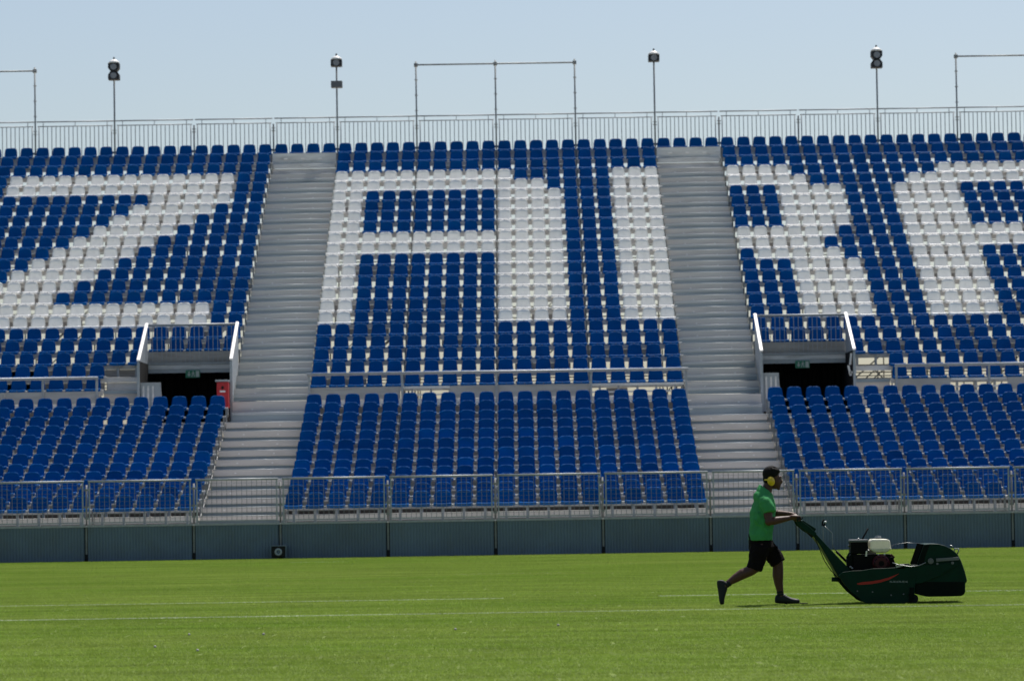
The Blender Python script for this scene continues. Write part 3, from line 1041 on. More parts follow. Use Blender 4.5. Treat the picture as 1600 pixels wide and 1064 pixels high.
# loudspeaker on the grass at the foot of the wall
ls = empty('ground_loudspeaker', (-5.17, -0.22, 0.0), 'small black loudspeaker box with round cone at the foot of the wall', 'loudspeaker')
mb = MB(); mb.box(-.165, .165, -.12, .12, .03, .30); mb.build('cabinet', M['black'], ls, .015)
mb = MB()
for (x0, x1, z0, z1) in ((-.185, .185, .30, .318), (-.185, -.168, .03, .299), (.168, .185, .03, .299)):
    mb.box(x0, x1, -.135, .1, z0, z1)
mb.build('surround', M['wall'], ls)
mb = MB()
prev = None
secs = []
for k in range(33):
    a = 2 * PI * k / 32
    secs.append(((.066 * math.cos(a), -.125, .165 + .066 * math.sin(a)), (.024 * math.cos(a), 0, .024 * math.sin(a)), (0, .012, 0)))
mb.loft(secs, 8, caps=False)
mb.build('cone_ring', M['panel'], ls)
mb = MB(); mb.ball((0, -.118, .165), .036, .012, .036); mb.build('cone', M['wall'], ls)

# ------------------------------------------------------------------ seats
def seat_back(mb):
    def fn(u, v):
        hw = 0.210 - 0.012 * v - 0.020 * max(0.0, v - 0.60) / 0.40
        z = 0.385 + 0.352 * v - 0.040 * (abs(u) ** 6) * v * v
        yy = 0.345 + 0.060 * v - 0.040 * u * u * (0.4 + 0.6 * v)
        return (u * hw, yy, z)
    mb.sheet(fn, 6, 4, (0, 0.016, -0.002))
    return mb
def seat_pan(mb):
    zs = [0.352, 0.406, 0.420, 0.404, 0.388, 0.392]
    ys = [0.008, 0.0, 0.032, 0.12, 0.24, 0.345]
    def fn(u, v):
        i = min(int(round(v * 5)), 5)
        edge = abs(u) ** 3
        return (u * (0.219 if i < 3 else 0.214), ys[i] + 0.010 * edge * (1 if i < 3 else 0), zs[i] + (0.016 if i > 1 else 0.006) * edge)
    mb.sheet(fn, 6, 5, (0, 0.012, -0.012))
    mb.m(1).box(-.018, .018, -.0045, .0005, .378, .398)
    mb.m(0)
    return mb
def seat_bracket(mb):
    mb.box(-.14, .14, .13, .25, .330, .372)
    mb.box(-.03, .03, .14, .24, .002, .329)
    mb.tube([(.208, .04, .395), (.230, .03, .392), (.257, .05, .385), (.284, .03, .392), (.306, .04, .395)], .016, 6)
    return mb
SEATS = {}
for c in ('blue', 'white'):
    SEATS[c] = dict(backrest=seat_back(MB()).mesh('backrest', M[c]), seat_pan=seat_pan(MB()).mesh('seat_pan', [M[c], M['horn'] if c == 'blue' else M['galv']]))
BRK = seat_bracket(MB()).mesh('bracket', M['galv'])

def in_view(x, y, m=30):
    px = 800 + 5175 * (x - CAM_X + 0.002 * (y + CAM_D)) / (y + CAM_D)
    return -m < px < 1600 + m

def white_cells():
    W = {'L': {}, 'C': {}, 'R': {}}
    rg = lambda *a: set(i for p_ in a for i in range(p_[0], p_[1] + 1))
    Lp = {4: rg((3, 16)), 5: rg((3, 16)), 16: rg((3, 25)), 17: rg((3, 25))}
    for i, k in enumerate(range(6, 16)):
        Lp[k] = rg((3 + i, 7 + i))
    W['L'] = Lp
    C = {4: rg((1, 11), (18, 20)), 5: rg((1, 13), (18, 20)), 10: rg((1, 14), (18, 20)), 11: rg((1, 14), (18, 20))}
    for k in list(range(6, 10)) + list(range(12, 18)):
        C[k] = rg((1, 2), (11, 14), (18, 20))
    W['C'] = C
    Rr = {4: rg((1, 4), (14, 25)), 5: rg((1, 5), (12, 25)), 10: rg((1, 6), (11, 25)), 11: rg((1, 5), (11, 25)), 12: rg((2, 6), (11, 14))}
    for k in range(6, 10):
        Rr[k] = rg((4, 7), (11, 14))
    for k in range(13, 18):
        Rr[k] = rg((4, 7), (11, 14))
    W['R'] = Rr
    return W
WHITE = white_cells()

seats = []      # (colour, tier, row, block, index, x, y, z)
def block_cols(b):
    if b == 'C':
        return [(i + 1, -XA + PITCHX * (i + .5)) for i in range(20)]
    s = -1 if b == 'L' else 1
    return [(i + 1, s * (XB + PITCHX * (i + .5))) for i in range(25)]
for b in 'LCR':
    for i, x in block_cols(b):
        for j in range(12):
            if in_view(x, LOWY[j], 330):
                seats.append(('blue', 'low', j + 1, b, i, x, LOWY[j], LOWF[j]))
        for k in range(1, 23):
            if b != 'C' and ((k >= 21 and i <= 7) or (k == 20 and i <= 5)):
                continue
            if in_view(x, UPY[k - 1], 330):
                c = 'white' if i in WHITE[b].get(k, ()) else 'blue'
                seats.append((c, 'up', k, b, i, x, UPY[k - 1], UPF[k - 1]))
for s, nm in ((-1, 'AL'), (1, 'AR')):
    for i in range(4):
        seats.append(('blue', 'up', 1, nm, i + 1, s * (XA + AISLE * (i + .5) / 4), UPY[0], UPF[0]))
seats.sort(key=lambda t: (t[6], abs(t[5])))
BN = {'L': 'left', 'C': 'centre', 'R': 'right'}
count = {'blue': 0, 'white': 0}
rest = {'blue': [], 'white': []}
srng = random.Random(11)
for (c, tier, row, b, i, x, yy, z) in seats:
    if count[c] >= 300 or not in_view(x, yy, 4):
        rest[c].append((x, yy, z))
        continue
    count[c] += 1
    where = 'from the left aisle' if b in 'LC' else 'from the right aisle'
    if tier == 'low':
        lab = 'blue plastic seat, %s row up from the wall, %s block, %s %s' % (ORD[row], BN[b], ORD[i], where)
    else:
        lab = '%s plastic seat, %s row down from the top, %s block, %s %s' % (c, ORD[row], BN[b], ORD[i], where)
    e = empty('%s_seat' % c, (x + srng.uniform(-.004, .004), yy, z), lab, 'seat',
              'blue seats of the lower tier' if c == 'blue' else 'white seats that form the big letters')
    e.rotation_euler = (srng.uniform(-.012, .012), srng.uniform(-.006, .006), srng.uniform(-.018, .018))
    inst('backrest', SEATS[c]['backrest'], e)
    inst('seat_pan', SEATS[c]['seat_pan'], e)
    inst('bracket', BRK, e)
for c in ('blue', 'white'):
    proto = MB()
    seat_back(proto); seat_pan(proto)
    proto.m(2); seat_bracket(proto)
    big = MB()
    for (x, yy, z) in rest[c]:
        n = len(big.v)
        q = srng.uniform(-.012, .012)
        x += srng.uniform(-.004, .004)
        big.v += [(a - q * b_ + x, b_ + q * a + yy, c_ + z) for a, b_, c_ in proto.v]
        big.f += [tuple(n + t for t in f_) for f_ in proto.f]
        big.mi += proto.mi
        big.sm += proto.sm
    if not rest[c]:
        continue
    me = big.mesh('far_seats', [M[c], M['horn'] if c == 'blue' else M['galv'], M['galv']])
    o = inst('far_%s_seats' % c, me)
    tag(o, '%s plastic seats of the higher rows of the stand' % ('mass of blue' if c == 'blue' else 'highest white'), None, None, 'stuff')

# ------------------------------------------------------------------ man and mower
MX, MY, PXM = 3.70, -37.45, 123.9
def pt(px, py, yy=0.0):
    """metres on the walking plane from photograph measurements, roll taken out"""
    dx, dz = (px - 1200) / PXM, (947.0 - py) / PXM
    return Vector((MX + dx + 0.0156 * dz, MY + yy, dz - 0.0156 * dx))
def loft_px(mb, rows, n=16):
    """rows: (px, py, y, half px, half width m [, tilt]) horizontal slices"""
    mb.loft([(pt(r[0], r[1], r[2]), (r[3] / PXM, 0, 0), (0, r[4], 0)) for r in rows], n)

def crumple(o, size, amt, size2=None, amt2=0.0):
    for sz, am in ((size, amt), (size2, amt2)):
        if not sz: continue
        t = bpy.data.textures.new('folds', 'CLOUDS')
        t.noise_scale = sz
        t.noise_depth = 2
        d = o.modifiers.new('folds', 'DISPLACE')
        d.texture = t
        d.texture_coords = 'LOCAL'
        d.strength = am
        d.mid_level = 0.5
def remesh(o, vox, smooth=2):
    r = o.modifiers.new('fuse', 'REMESH')
    r.mode = 'VOXEL'
    r.voxel_size = vox
    r.use_smooth_shade = True
    if smooth:
        s_ = o.modifiers.new('soften', 'SMOOTH')
        s_.factor = 0.5
        s_.iterations = smooth
    return o

man = empty('person', (MX, MY, 0), 'man in green shirt, black shorts and yellow ear defenders pushing the mower', 'person')
def P(mb, name, m_):
    o = mb.build(name, m_)
    o.parent = man
    o.location = (-MX, -MY, 0)
    return o

body = MB()
# torso core and neck
loft_px(body, [(1188, 850, 0, 15, .145), (1189, 835, 0, 15, .15), (1191, 815, 0, 15.5, .16), (1193.5, 797, 0, 15, .175), (1194, 785, 0, 13, .165), (1196, 776, 0, 10, .10), (1199.2, 768, 0, 8.4, .068), (1202.5, 757, 0, 7.6, .062)])
# head
RY = Matrix.Rotation(R(8), 3, 'Y')
body.ball(pt(1206.5, 747), .094, .076, .108, RY, 18, 12)
body.ball(pt(1212.5, 755.5), .066, .060, .092, RY, 16, 10)
body.tube([pt(1219.8, 750.5), pt(1222.0, 755.3), pt(1220.9, 757.8)], [.011, .018, .016], 10)
body.ball(pt(1220.5, 748), .016, .042, .014, None, 10, 6)
body.ball(pt(1219.2, 760.4), .018, .026, .012, None, 10, 6)
body.ball(pt(1218.7, 762.8), .018, .024, .012, None, 10, 6)
body.ball(pt(1217.5, 766), .022, .028, .020, None, 10, 6)
for s in (-1, 1):
    body.ball(pt(1206.5, 752.5, s * .078), .022, .012, .034, None, 10, 6)
# arms: near one (towards the camera) is his right arm
HB = pt(1245.5, 812.5)                    # centre of the handlebar
for s, sh, el, wr in ((-1, (1197, 785, -.185), (1199.5, 817.5, -.262), (1232.5, 811.8, -.215)), (1, (1197, 786, .185), (1214, 806, .265), (1234, 805.5, .20))):
    a, b_, c_ = pt(*sh), pt(*el), pt(*wr)
    body.tube([a, a.lerp(b_, .35), a.lerp(b_, .75), b_, b_.lerp(c_, .25), b_.lerp(c_, .6), c_], [.066, .062, .054, .049, .053, .043, .031], 12)
    body.ball(b_, .050, .050, .050)
    # palm and fingers round the bar
    hy = (wr[2])
    bar = Vector((HB.x, MY + hy, HB.z))
    d = (bar - c_)
    d.y = 0
    d.normalize()
    up = Vector((-d.z, 0, d.x))
    if up.z < 0: up = -up
    palm_c = bar - d * 0.045 + up * 0.022
    body.tube([c_, c_.lerp(palm_c, .55), palm_c, bar + up * .032 - d * .01], [.031, .034, .036, .026], 12)
    body.obox(palm_c, d * .042, Vector((0, .043, 0)), up * .014)
    for q, ln in enumerate((.92, 1.0, .96, .80)):
        yy = -.036 + .024 * q
        if s > 0: yy = -yy
        pts_ = []
        for t in range(6):
            ang = R(112 - 46 * t * ln)
            pts_.append(bar + Vector((0, yy, 0)) + (d * math.cos(ang) + up * math.sin(ang)) * .031)
        body.tube([palm_c + Vector((0, yy * .95, 0))] + pts_, [.0115, .0112, .0108, .0104, .0098, .0092, .0075], 8)
    ty = .047 * (-s)
    body.tube([palm_c + Vector((0, ty * .55, 0)) - d * .02, bar + Vector((0, ty, 0)) - d * .036 - up * .004, bar + Vector((0, ty * .98, 0)) - d * .014 - up * .032, bar + Vector((0, ty * .85, 0)) + d * .010 - up * .034], [.016, .0135, .012, .009], 8)
# legs
def leg(th, kn, rows):
    body.tube([pt(*r[:3]) for r in rows], [r[3] for r in rows], 14)
leg(0, 0, [(1190, 852, -.09, .10), (1187, 872, -.10, .090), (1181, 888, -.105, .072), (1172, 893.5, -.108, .068), (1160, 898.5, -.110, .068), (1150, 904.5, -.110, .058), (1141, 910.5, -.110, .043), (1135, 914.5, -.110, .036), (1128, 921, -.110, .038)])
leg(0, 0, [(1192, 852, .09, .10), (1207, 868, .10, .090), (1216.5, 882, .10, .072), (1217, 892, .10, .069), (1216.8, 901, .10, .070), (1218, 914, .10, .056), (1220.5, 927, .10, .042), (1221.5, 935, .10, .038), (1224, 939, .10, .034)])
body_o = P(body, 'body', M['skin'])
remesh(body_o, 0.0075, 2)

hair = MB()
hair.ball(pt(1205.0, 743.2), .104, .088, .100, Matrix.Rotation(R(14), 3, 'Y'), 18, 12)
hair.ball(pt(1201.8, 751), .072, .080, .085, None, 16, 10)
hair.ball(pt(1213, 738.5), .058, .066, .040, Matrix.Rotation(R(22), 3, 'Y'), 14, 8)
for _ in range(60):
    a, t = rng.uniform(0, 2 * PI), rng.uniform(0.0, 1.2)
    d = Vector((math.sin(t) * math.cos(a), math.sin(t) * math.sin(a), math.cos(t)))
    c = pt(1205.5, 743.5) + Vector((d.x * .098, d.y * .082, d.z * .094))
    hair.tube([c, c + d * .016 + Vector((.010, 0, -.002))], [.014, .005], 6)
ho = P(hair, 'hair', M['hair'])
remesh(ho, 0.008, 1)

for s in (-1, 1):
    mu = MB()
    Rm = Matrix.Rotation(R(-16), 3, 'Y')
    mu.ball(pt(1204.8, 754.6, s * .098), .047, .030, .060, Rm, 18, 10)
    mu.ball(pt(1204.5, 754.0, s * .118), .034, .020, .044, Rm, 16, 8)
    P(mu, 'ear_cup', M['muff'])
    ring = MB()
    ring.ball(pt(1205.0, 754.8, s * .082), .044, .012, .056, Rm, 18, 6)
    P(ring, 'cup_cushion', M['rubber'])
bd = MB()
bd.tube([pt(1203.5 - 8.4 * math.cos(a), 753.5 - 1.0, .112 * math.sin(a)) for a in [R(-88 + 17.6 * k) for k in range(11)]], .010, 8)
P(bd, 'neck_band', M['muff'])
for s in (-1, 1):
    ey = MB(); ey.ball(pt(1219.4, 750.8, s * .030), .010, .012, .009, None, 10, 6)
    P(ey, 'eye', M['eye'])

shirt = MB()
loft_px(shirt, [(1188.2, 846.5, 0, 18.6, .205), (1188.5, 840, 0, 18.8, .208), (1190, 828, 0, 18.8, .205), (1191.6, 815, 0, 19.0, .208), (1193.2, 803, 0, 19.2, .212), (1194.3, 793, 0, 18.2, .210), (1194.6, 785, 0, 16.0, .190), (1195.3, 778.5, 0, 12.6, .150)], 22)
shirt.loft([(pt(1194.2, 780), (.120, 0, -.03), (0, .168, 0)), (pt(1195.6, 772), (.100, 0, -.050), (0, .125, 0)), (pt(1197.0, 767.5), (.084, 0, -.060), (0, .090, 0)), (pt(1197.4, 766.3), (.080, 0, -.062), (0, .084, 0))], 20)
shirt.ball(pt(1187.5, 780), .090, .155, .090)
for s in (-1, 1):
    e_ = (1200.5, 803.5) if s < 0 else (1206, 799)
    shirt.tube([pt(1195.5, 783, s * .150), pt(1196.5, 789, s * .205), pt(1198.5, 797, s * .232), pt(e_[0], e_[1], s * .248)], [.082, .086, .083, .080], 14)
# folds
for _ in range(16):
    a = rng.uniform(-1, 1)
    px0 = rng.uniform(1181, 1200); py0 = rng.uniform(812, 836)
    sy = rng.choice((-1, 1))
    shirt.tube([pt(px0, py0, sy * .190), pt(px0 + rng.uniform(-6, 6), py0 - rng.uniform(6, 14), sy * .196)], [.010, .022], 6)
so = P(shirt, 'shirt', M['shirt'])
remesh(so, 0.011, 2)
crumple(so, .16, .034, .055, .012)

shorts = MB()
loft_px(shorts, [(1188, 836, 0, 17.5, .175), (1188.5, 848, 0, 18.6, .190), (1189.5, 858, 0, 19, .195), (1190, 864, 0, 17, .17)], 18)
shorts.tube([pt(1188, 856, -.09), pt(1184.5, 870, -.100), pt(1181, 882, -.105), pt(1178, 891.5, -.106)], [.126, .114, .104, .099], 16)
shorts.tube([pt(1194, 854, .09), pt(1204.5, 864, .10), pt(1212.5, 874, .10), pt(1217.5, 882.5, .10)], [.126, .116, .106, .101], 16)
for _ in range(22):
    if rng.random() < .5:
        px0, py0, yy = rng.uniform(1176, 1194), rng.uniform(856, 884), -.19
    else:
        px0, py0, yy = rng.uniform(1198, 1220), rng.uniform(854, 878), rng.choice((.01, .012))
    shorts.tube([pt(px0, py0, yy), pt(px0 + rng.uniform(-7, 7), py0 + rng.uniform(-3, 7), yy)], [.018, .007], 6)
sho = P(shorts, 'shorts', M['shorts'])
remesh(sho, 0.010, 1)
crumple(sho, .10, .030, .04, .014)

# shoes: sections along the foot
def shoe(secs, name='shoe'):
    mb = MB()
    mb.loft(secs, 16)
    return mb
nf = MB()
yy = .10
nf.loft([(pt(1211.6, 939.5, yy), (0, 0, .036), (0, .028, 0)), (pt(1214, 938.2, yy), (0, 0, .052), (0, .036, 0)), (pt(1219, 937.2, yy), (0, 0, .066), (0, .040, 0)), (pt(1225, 937.5, yy), (0, 0, .064), (0, .042, 0)),
         (pt(1232, 939.6, yy), (0, 0, .048), (0, .046, 0)), (pt(1240, 941.3, yy), (0, 0, .037), (0, .049, 0)), (pt(1247, 941.6, yy), (0, 0, .034), (0, .043, 0)), (pt(1251, 942.0, yy), (0, 0, .026), (0, .026, 0))], 16)
nf.tube([pt(1221.0, 934, yy), pt(1220.2, 927.5, yy)], [.054, .047], 14)
P(nf, 'shoe', M['shoe']).modifiers.new('round', 'SUBSURF').levels = 1
sl = MB(); sl.box(-.155, .135, -.044, .044, 0, .016)
so_ = P(sl, 'sole', M['rubber']); so_.location = (pt(1231.5, 0).x - MX, yy, .001)
lc = MB()
for q in range(4):
    lc.tube([pt(1227 + 2.6 * q, 932.4 + 1.6 * q, yy - .035), pt(1227.6 + 2.6 * q, 931.2 + 1.7 * q, yy), pt(1227 + 2.6 * q, 932.4 + 1.6 * q, yy + .035)], .006, 6)
P(lc, 'laces', M['horn'])
rf = MB()
yy = -.11
ax = (pt(1128.5, 946, yy) - pt(1121, 907, yy)).normalized()
nrm = Vector((ax.z, 0, -ax.x))
if nrm.x < 0: nrm = -nrm
def rsec(px, py, h, w):
    return (pt(px, py, yy), nrm * h, Vector((0, w, 0)))
rf.loft([rsec(1124.0, 907.8, .030, .026), rsec(1125.8, 910, .050, .036), rsec(1128.2, 915, .068, .040), rsec(1129.4, 922, .066, .042), rsec(1128.2, 930, .048, .046), rsec(1127.4, 938, .036, .049), rsec(1128.0, 943.5, .031, .043), rsec(1128.4, 946.0, .020, .026)], 16)
rf.tube([pt(1132.5, 916.8, yy), pt(1138.5, 912.8, yy)], [.052, .044], 14)
P(rf, 'shoe', M['shoe']).modifiers.new('round', 'SUBSURF').levels = 1
sk = MB()
sk.tube([pt(1137.2, 913.8, yy), pt(1140.2, 911.8, yy)], [.043, .043], 14)
sk.tube([pt(1220.3, 928.6, .10), pt(1219.9, 925.5, .10)], [.046, .044], 14)
P(sk, 'socks', M['shoe'])

# --------------------------- mower
mw = empty('cylinder_mower', (pt(1390, 947).x, MY, 0), 'dark green walk-behind cylinder mower with grass box and cream fuel tank', 'mower')
def mp(cx, cy):
    """side-view coordinates measured on an enlargement (5.333 per photo pixel)"""
    v = pt(1230 + cx / 5.333, 790 + cy / 5.333)
    return (v.x, v.z)
def Q(mb, name, m_, bevel=0.0, parent=None):
    o = mb.build(name, m_, None, bevel)
    o.parent = parent or mw
    if parent is None:
        o.location = -Vector(mw.location)
    return o
def sub(mb, name, m_, parent, bevel=0.0):
    o = mb.build(name, m_, None, bevel)
    o.parent = parent
    return o
def outl(pts_):
    return [mp(*q) for q in pts_]
HWD = .36
side = [(405, 590), (440, 560), (520, 548), (600, 545), (690, 530), (780, 528), (870, 522), (975, 500), (1045, 498), (1040, 600), (1030, 760), (985, 805), (945, 817), (640, 817), (600, 800), (560, 765), (520, 735), (480, 690), (450, 655)]
for s in (-1, 1):
    y0, y1 = sorted((MY + s * HWD, MY + s * (HWD - .03)))
    Q(MB().prism(outl(side), y0, y1), 'side_plate', M['mower'], .006)
Q(MB().prism(outl([(460, 600), (560, 560), (960, 560), (1000, 620), (980, 700), (600, 700), (520, 680)]), MY - HWD + .035, MY + HWD - .035), 'chassis', M['mower_dark'], .008)
rr2 = MB()
x, z = mp(700, 745)
rr2.tube([(x, MY - HWD + .035, .115), (x, MY + HWD - .035, .115)], .112, 24)
Q(rr2, 'rear_roller', M['mower_dark'])
x, z = mp(900, 745)
cy = MB(); cy.tube([(x, MY - HWD + .035, .13), (x, MY + HWD - .035, .13)], .05, 12)
for q in range(6):
    a0 = q * PI / 3
    cy.tube([(x + .085 * math.cos(a0 + t * .16), MY - HWD + .05 + t * .064, .13 + .085 * math.sin(a0 + t * .16)) for t in range(11)], .008, 5)
Q(cy, 'cutting_cylinder', M['silver'])
x, z = mp(1025, 790)
fr = MB(); fr.tube([(x, MY - HWD + .02, .062), (x, MY + HWD - .02, .062)], .058, 18)
Q(fr, 'front_roller', M['rubber'])
fb = MB()
for s in (-1, 1):
    fb.obox((mp(1005, 735)[0], MY + s * (HWD + .008), mp(1005, 735)[1]), (.028, 0, 0), (0, .007, 0), (.006, 0, .075))
    fb.tube([(mp(985, 745)[0], MY + s * (HWD + .016), mp(985, 745)[1]), (mp(985, 745)[0], MY + s * (HWD + .03), mp(985, 745)[1])], .012, 8)
Q(fb, 'roller_bracket', M['mower_dark'])
# handle column
col = [(205, 262), (225, 238), (300, 318), (400, 425), (520, 548), (480, 640), (415, 605), (380, 540), (300, 400), (250, 320)]
hc = Q(MB().prism(outl(col), MY - .20, MY + .20), 'handle_column', M['mower'], .010)
top = [(66, 128), (84, 118), (150, 168), (235, 240), (215, 268), (140, 222), (80, 168)]
for s in (-1, 1):
    y0, y1 = sorted((MY + s * .20, MY + s * .235))
    Q(MB().prism(outl(top), y0, y1), 'handle_arm', M['mower'], .005)
Q(MB().prism(outl([(110, 138), (128, 134), (238, 205), (226, 228), (190, 200)]), MY - .12, MY + .12), 'control_cover', M['mower'], .006)
hb = MB(); hb.tube([(HB.x, MY - .30, HB.z), (HB.x, MY + .30, HB.z)], .017, 12)
Q(hb, 'handlebar', M['silver'])
for s in (-1, 1):
    g_ = MB(); g_.tube([(HB.x, MY + s * .145, HB.z), (HB.x, MY + s * .305, HB.z)], .0195, 12)
    Q(g_, 'grip', M['rubber'])
tl = MB()
a = mp(120, 105); b_ = mp(108, 130)
tl.tube([(b_[0], MY - .26, b_[1]), (a[0], MY - .26, a[1])], .007, 6)
tl.tube([(mp(165, 235)[0], MY - .15, mp(165, 235)[1]), (mp(205, 272)[0], MY - .15, mp(205, 272)[1])], .016, 8)
Q(tl, 'throttle_lever', M['rubber'])
def rod(ptsq, r, yo, name, m_):
    mb = MB()
    mb.tube([(mp(*q)[0], MY + yo, mp(*q)[1]) for q in ptsq], r, 6)
    return Q(mb, name, m_)
rod([(318, 180), (345, 205), (388, 245), (390, 355), (430, 405)], .007, .16, 'clutch_rod', M['silver'])
rod([(300, 175), (303, 205), (306, 300), (310, 345)], .006, .05, 'brake_rod', M['silver'])
rod([(420, 395), (455, 430), (520, 495)], .017, .16, 'clutch_sleeve', M['engine_black'])
rod([(297, 180), (300, 150), (313, 128)], .012, .05, 'brake_grip', M['rubber'])
o = rod([(312, 186), (328, 158)], .013, .16, 'clutch_grip', M['rubber'])
kn = MB(); kn.ball((mp(330, 150)[0], MY + .16, mp(330, 150)[1]), .016, .016, .014); Q(kn, 'clutch_knob', M['whitecap'])
rod([(225, 290), (258, 370), (300, 470), (350, 545), (400, 598)], .006, -.21, 'control_cable', M['rubber'])
pb = MB(); v = mp(398, 622)
pb.tube([(v[0] - .05, MY - .10, v[1]), (v[0] + .06, MY - .10, v[1] - .005)], .028, 12)
Q(pb, 'towing_bracket', M['mower'])
# engine
x0, z0 = mp(540, 420); x1, z1 = mp(850, 540)
eb = MB()
eb.box(x0, x1, MY - .17, MY + .17, z1, z0)
for q in range(6):
    eb.box(x0 - .012, x0 - .001, MY - .15, MY + .15, z1 + .012 + q * .022, z1 + .022 + q * .022)
Q(eb, 'engine_block', M['engine_black'], .008)
xa, za = mp(522, 415); xb, zb = mp(664, 296)
af = MB(); af.box(xa, xb, MY - .16, MY + .10, za, zb)
afo = Q(af, 'air_filter', M['engine_black'], .018)
Q(MB().prism(outl([(488, 462), (540, 392), (575, 400), (572, 546), (500, 548)]), MY - .14, MY + .02), 'belt_cover', M['mower_dark'], .006)
Q(MB().prism(outl([(845, 440), (872, 436), (884, 470), (900, 512), (850, 524)]), MY - .13, MY + .10), 'engine_side', M['engine_black'], .006)
al = MB(); al.box(xa - .006, xb + .004, MY - .165, MY + .105, zb - .028, zb + .004)
Q(al, 'filter_lid', M['horn'], .008)
kb = MB(); kb.ball((mp(512, 345)[0], MY - .05, mp(512, 345)[1]), .014, .014, .014)
kb.ball((mp(592, 288)[0], MY - .03, mp(592, 288)[1]), .016, .016, .010)
Q(kb, 'wing_nut', M['silver'])
tk = outl([(682, 302), (700, 290), (830, 290), (845, 305), (854, 360), (848, 378), (830, 392), (810, 402), (715, 402), (690, 385), (678, 350)])
tko = Q(MB().prism(tk, MY - .17, MY + .13), 'fuel_tank', M['tank'], .022)
seam = outl([(676, 372), (856, 366), (857, 372), (677, 378)])
Q(MB().prism(seam, MY - .176, MY + .136), 'tank_seam', M['tank'])
cp = MB()
c = mp(756, 284)
cp.tube([(c[0], MY - .03, c[1] - .012), (c[0], MY - .03, c[1] + .022)], .040, 18)
cp.tube([(c[0], MY - .03, c[1] + .022), (c[0], MY - .03, c[1] + .030)], .030, 18)
Q(cp, 'fuel_cap', M['silver'])
c = mp(768, 490)
rc = MB()
rc.tube([(c[0], MY - .16, c[1]), (c[0], MY - .215, c[1]), (c[0], MY - .235, c[1])], [.112, .108, .07], 26)
rco = Q(rc, 'recoil_cover', M['engine_red'])
rs = MB()
for q in range(10):
    a = q * PI / 5
    rs.obox((c[0] + .082 * math.cos(a), MY - .226, c[1] + .082 * math.sin(a)), (.006 * math.cos(a), 0, .006 * math.sin(a)), (0, .006, 0), (-.016 * math.sin(a), 0, .016 * math.cos(a)))
rs.tube([(c[0], MY - .232, c[1]), (c[0], MY - .243, c[1])], .034, 16)
Q(rs, 'recoil_slots', M['engine_black'])
en = MB()
for (qx, qy) in ((748, 418), (798, 416)):
    v = mp(qx, qy); en.ball((v[0], MY - .178, v[1]), .012, .01, .012)
v = mp(648, 410); en.obox((v[0], MY - .176, v[1]), (.010, 0, 0), (0, .006, 0), (.004, 0, .034))
Q(en, 'engine_fittings', M['tank'])
gv = mp(862, 445)
gb = MB(); gb.obox((gv[0], MY - .05, gv[1]), (.022, 0, -.02), (0, .06, 0), (.022, 0, .03)); Q(gb, 'carburettor', M['engine_red'], .006)
ex = MB(); v = mp(690, 440); ex.box(v[0] - .09, v[0] + .10, MY + .17, MY + .27, v[1] - .09, v[1] + .09); Q(ex, 'exhaust_box', M['silver'], .015)
rod([(625, 292), (652, 245), (674, 202)], .012, -.02, 'gear_lever', M['rubber'])
rod([(490, 450), (510, 410), (545, 400)], .014, -.1, 'bracket_strut', M['mower'])
sv = MB()
for (qx, qy) in ((515, 520), (527, 530)):
    v = mp(qx, qy); sv.ball((v[0], MY - .21, v[1]), .016, .016, .014)
v = mp(915, 535); sv.obox((v[0], MY - HWD + .02, v[1] + .03), (.055, 0, 0), (0, .02, 0), (0, 0, .026))
Q(sv, 'deck_fittings', M['silver'], .003)
# grass box
gbx = [(1052, 500), (1070, 450), (1112, 332), (1170, 326), (1232, 328), (1285, 342), (1330, 364), (1372, 396), (1392, 416), (1420, 470), (1448, 550), (1466, 625), (1466, 642), (1452, 648), (1452, 720), (1442, 742), (1418, 756), (1300, 760), (1140, 762), (1090, 752), (1045, 738)]
gbo = Q(MB().prism(outl(gbx), MY - .33, MY + .33), 'grass_box', M['mower'], .014)
Q(MB().prism(outl([(1048, 640), (1440, 640), (1444, 738), (1418, 752), (1140, 757), (1050, 735)]), MY - .334, MY - .3305), 'box_lower_panel', M['mower_dark'])
Q(MB().prism(outl([(1056, 498), (1112, 338), (1160, 336), (1120, 440), (1110, 500)]), MY - .3345, MY - .331), 'box_mouth_panel', M['mower_dark'])
Q(MB().prism(outl([(1046, 500), (1106, 330), (1112, 331), (1068, 452), (1052, 502)]), MY - .31, MY + .31), 'open_mouth', M['mouth_shade'])  # closed panel, the hollow's shade put into its colour
Q(MB().prism(outl([(975, 502), (1040, 500), (1200, 500), (1380, 470), (1390, 500), (1240, 590), (1090, 650), (985, 660)]), MY - .352, MY - .336), 'carrier_arm', M['mower'], .004)
ar = MB()
v0, v1 = mp(1210, 460), mp(1400, 447)
ar.obox(((v0[0] + v1[0]) / 2, MY - .358, (v0[1] + v1[1]) / 2), ((v1[0] - v0[0]) / 2, 0, (v1[1] - v0[1]) / 2), (0, .005, 0), (.0, 0, .020))
Q(ar, 'hinge_strap', M['horn'], .003)
hg = MB(); v = mp(1165, 468)
hg.tube([(v[0], MY - .352, v[1]), (v[0], MY - .372, v[1])], .036, 16)
hg.tube([(v[0], MY - .372, v[1]), (v[0], MY - .382, v[1])], .018, 12)
v = mp(1345, 484); hg.tube([(v[0], MY - .352, v[1]), (v[0], MY - .366, v[1])], .018, 12)
v = mp(1220, 490); hg.tube([(v[0], MY - .352, v[1]), (v[0], MY - .362, v[1])], .014, 12)
Q(hg, 'hinge_bolts', M['horn'])
bh = MB()
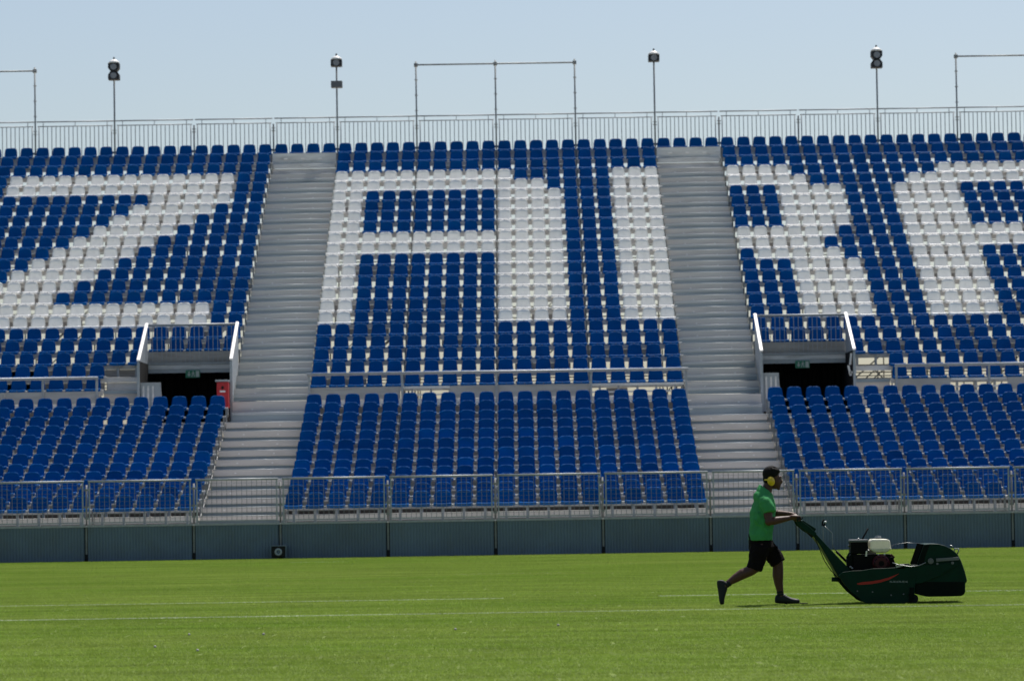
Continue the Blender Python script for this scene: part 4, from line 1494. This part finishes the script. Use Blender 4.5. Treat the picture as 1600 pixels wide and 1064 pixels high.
bh.tube([(mp(q, w)[0], MY - .2, mp(q, w)[1]) for q, w in ((1392, 425), (1410, 385), (1412, 372))], .008, 6)
bh.tube([(mp(q, w)[0], MY + .2, mp(q, w)[1]) for q, w in ((1392, 425), (1410, 385), (1412, 372))], .008, 6)
bh.tube([(mp(1412, 372)[0], MY - .2, mp(1412, 372)[1]), (mp(1412, 372)[0], MY + .2, mp(1412, 372)[1])], .008, 6)
bh.ball((mp(1358, 350)[0], MY - .1, mp(1358, 350)[1] + .003), .024, .03, .012, Matrix.Rotation(R(30), 3, 'Y'))
Q(bh, 'box_handle', M['silver'])
rod([(848, 482), (900, 500), (1000, 515), (1070, 505), (1125, 480)], .006, -.365, 'lift_cable', M['silver'])
rod([(856, 352), (930, 332), (1000, 322), (1112, 328)], .0035, .1, 'guide_wire', M['silver'])
# red flash and pale lettering, raised a hair above the side plate
swoosh = [(556, 652), (600, 641), (680, 634), (750, 622), (820, 603), (905, 570), (880, 588), (820, 622), (750, 644), (680, 656), (600, 663), (562, 662)]
Q(MB().prism(outl(swoosh), MY - HWD - .0035, MY - HWD - .0005), 'red_flash', M['stripe'])
lt = MB()
for q in range(12):
    xx = 828 + q * 12.6
    v0, v1 = mp(xx, 645), mp(xx + 9, 631)
    lt.box(v0[0], v0[0] + .0028, MY - HWD - .003, MY - HWD - .0005, v0[1], v1[1])
    if q % 3 != 1:
        lt.box(v0[0] + .003, v1[0], MY - HWD - .0031, MY - HWD - .0006, v1[1] - .003, v1[1])
    if q % 2 == 0:
        lt.box(v1[0] - .003, v1[0], MY - HWD - .0032, MY - HWD - .0007, v0[1], v1[1] - .0032)
    else:
        lt.box(v0[0] + .003, v1[0], MY - HWD - .0033, MY - HWD - .0008, v0[1], v0[1] + .003)
Q(lt, 'lettering', M['letters'])
bo = MB()
for (qx, qy) in ((685, 722), (838, 748), (560, 715), (940, 740)):
    v = mp(qx, qy); bo.tube([(v[0], MY - HWD - .001, v[1]), (v[0], MY - HWD - .008, v[1])], .010, 8)
Q(bo, 'plate_bolts', M['horn'])
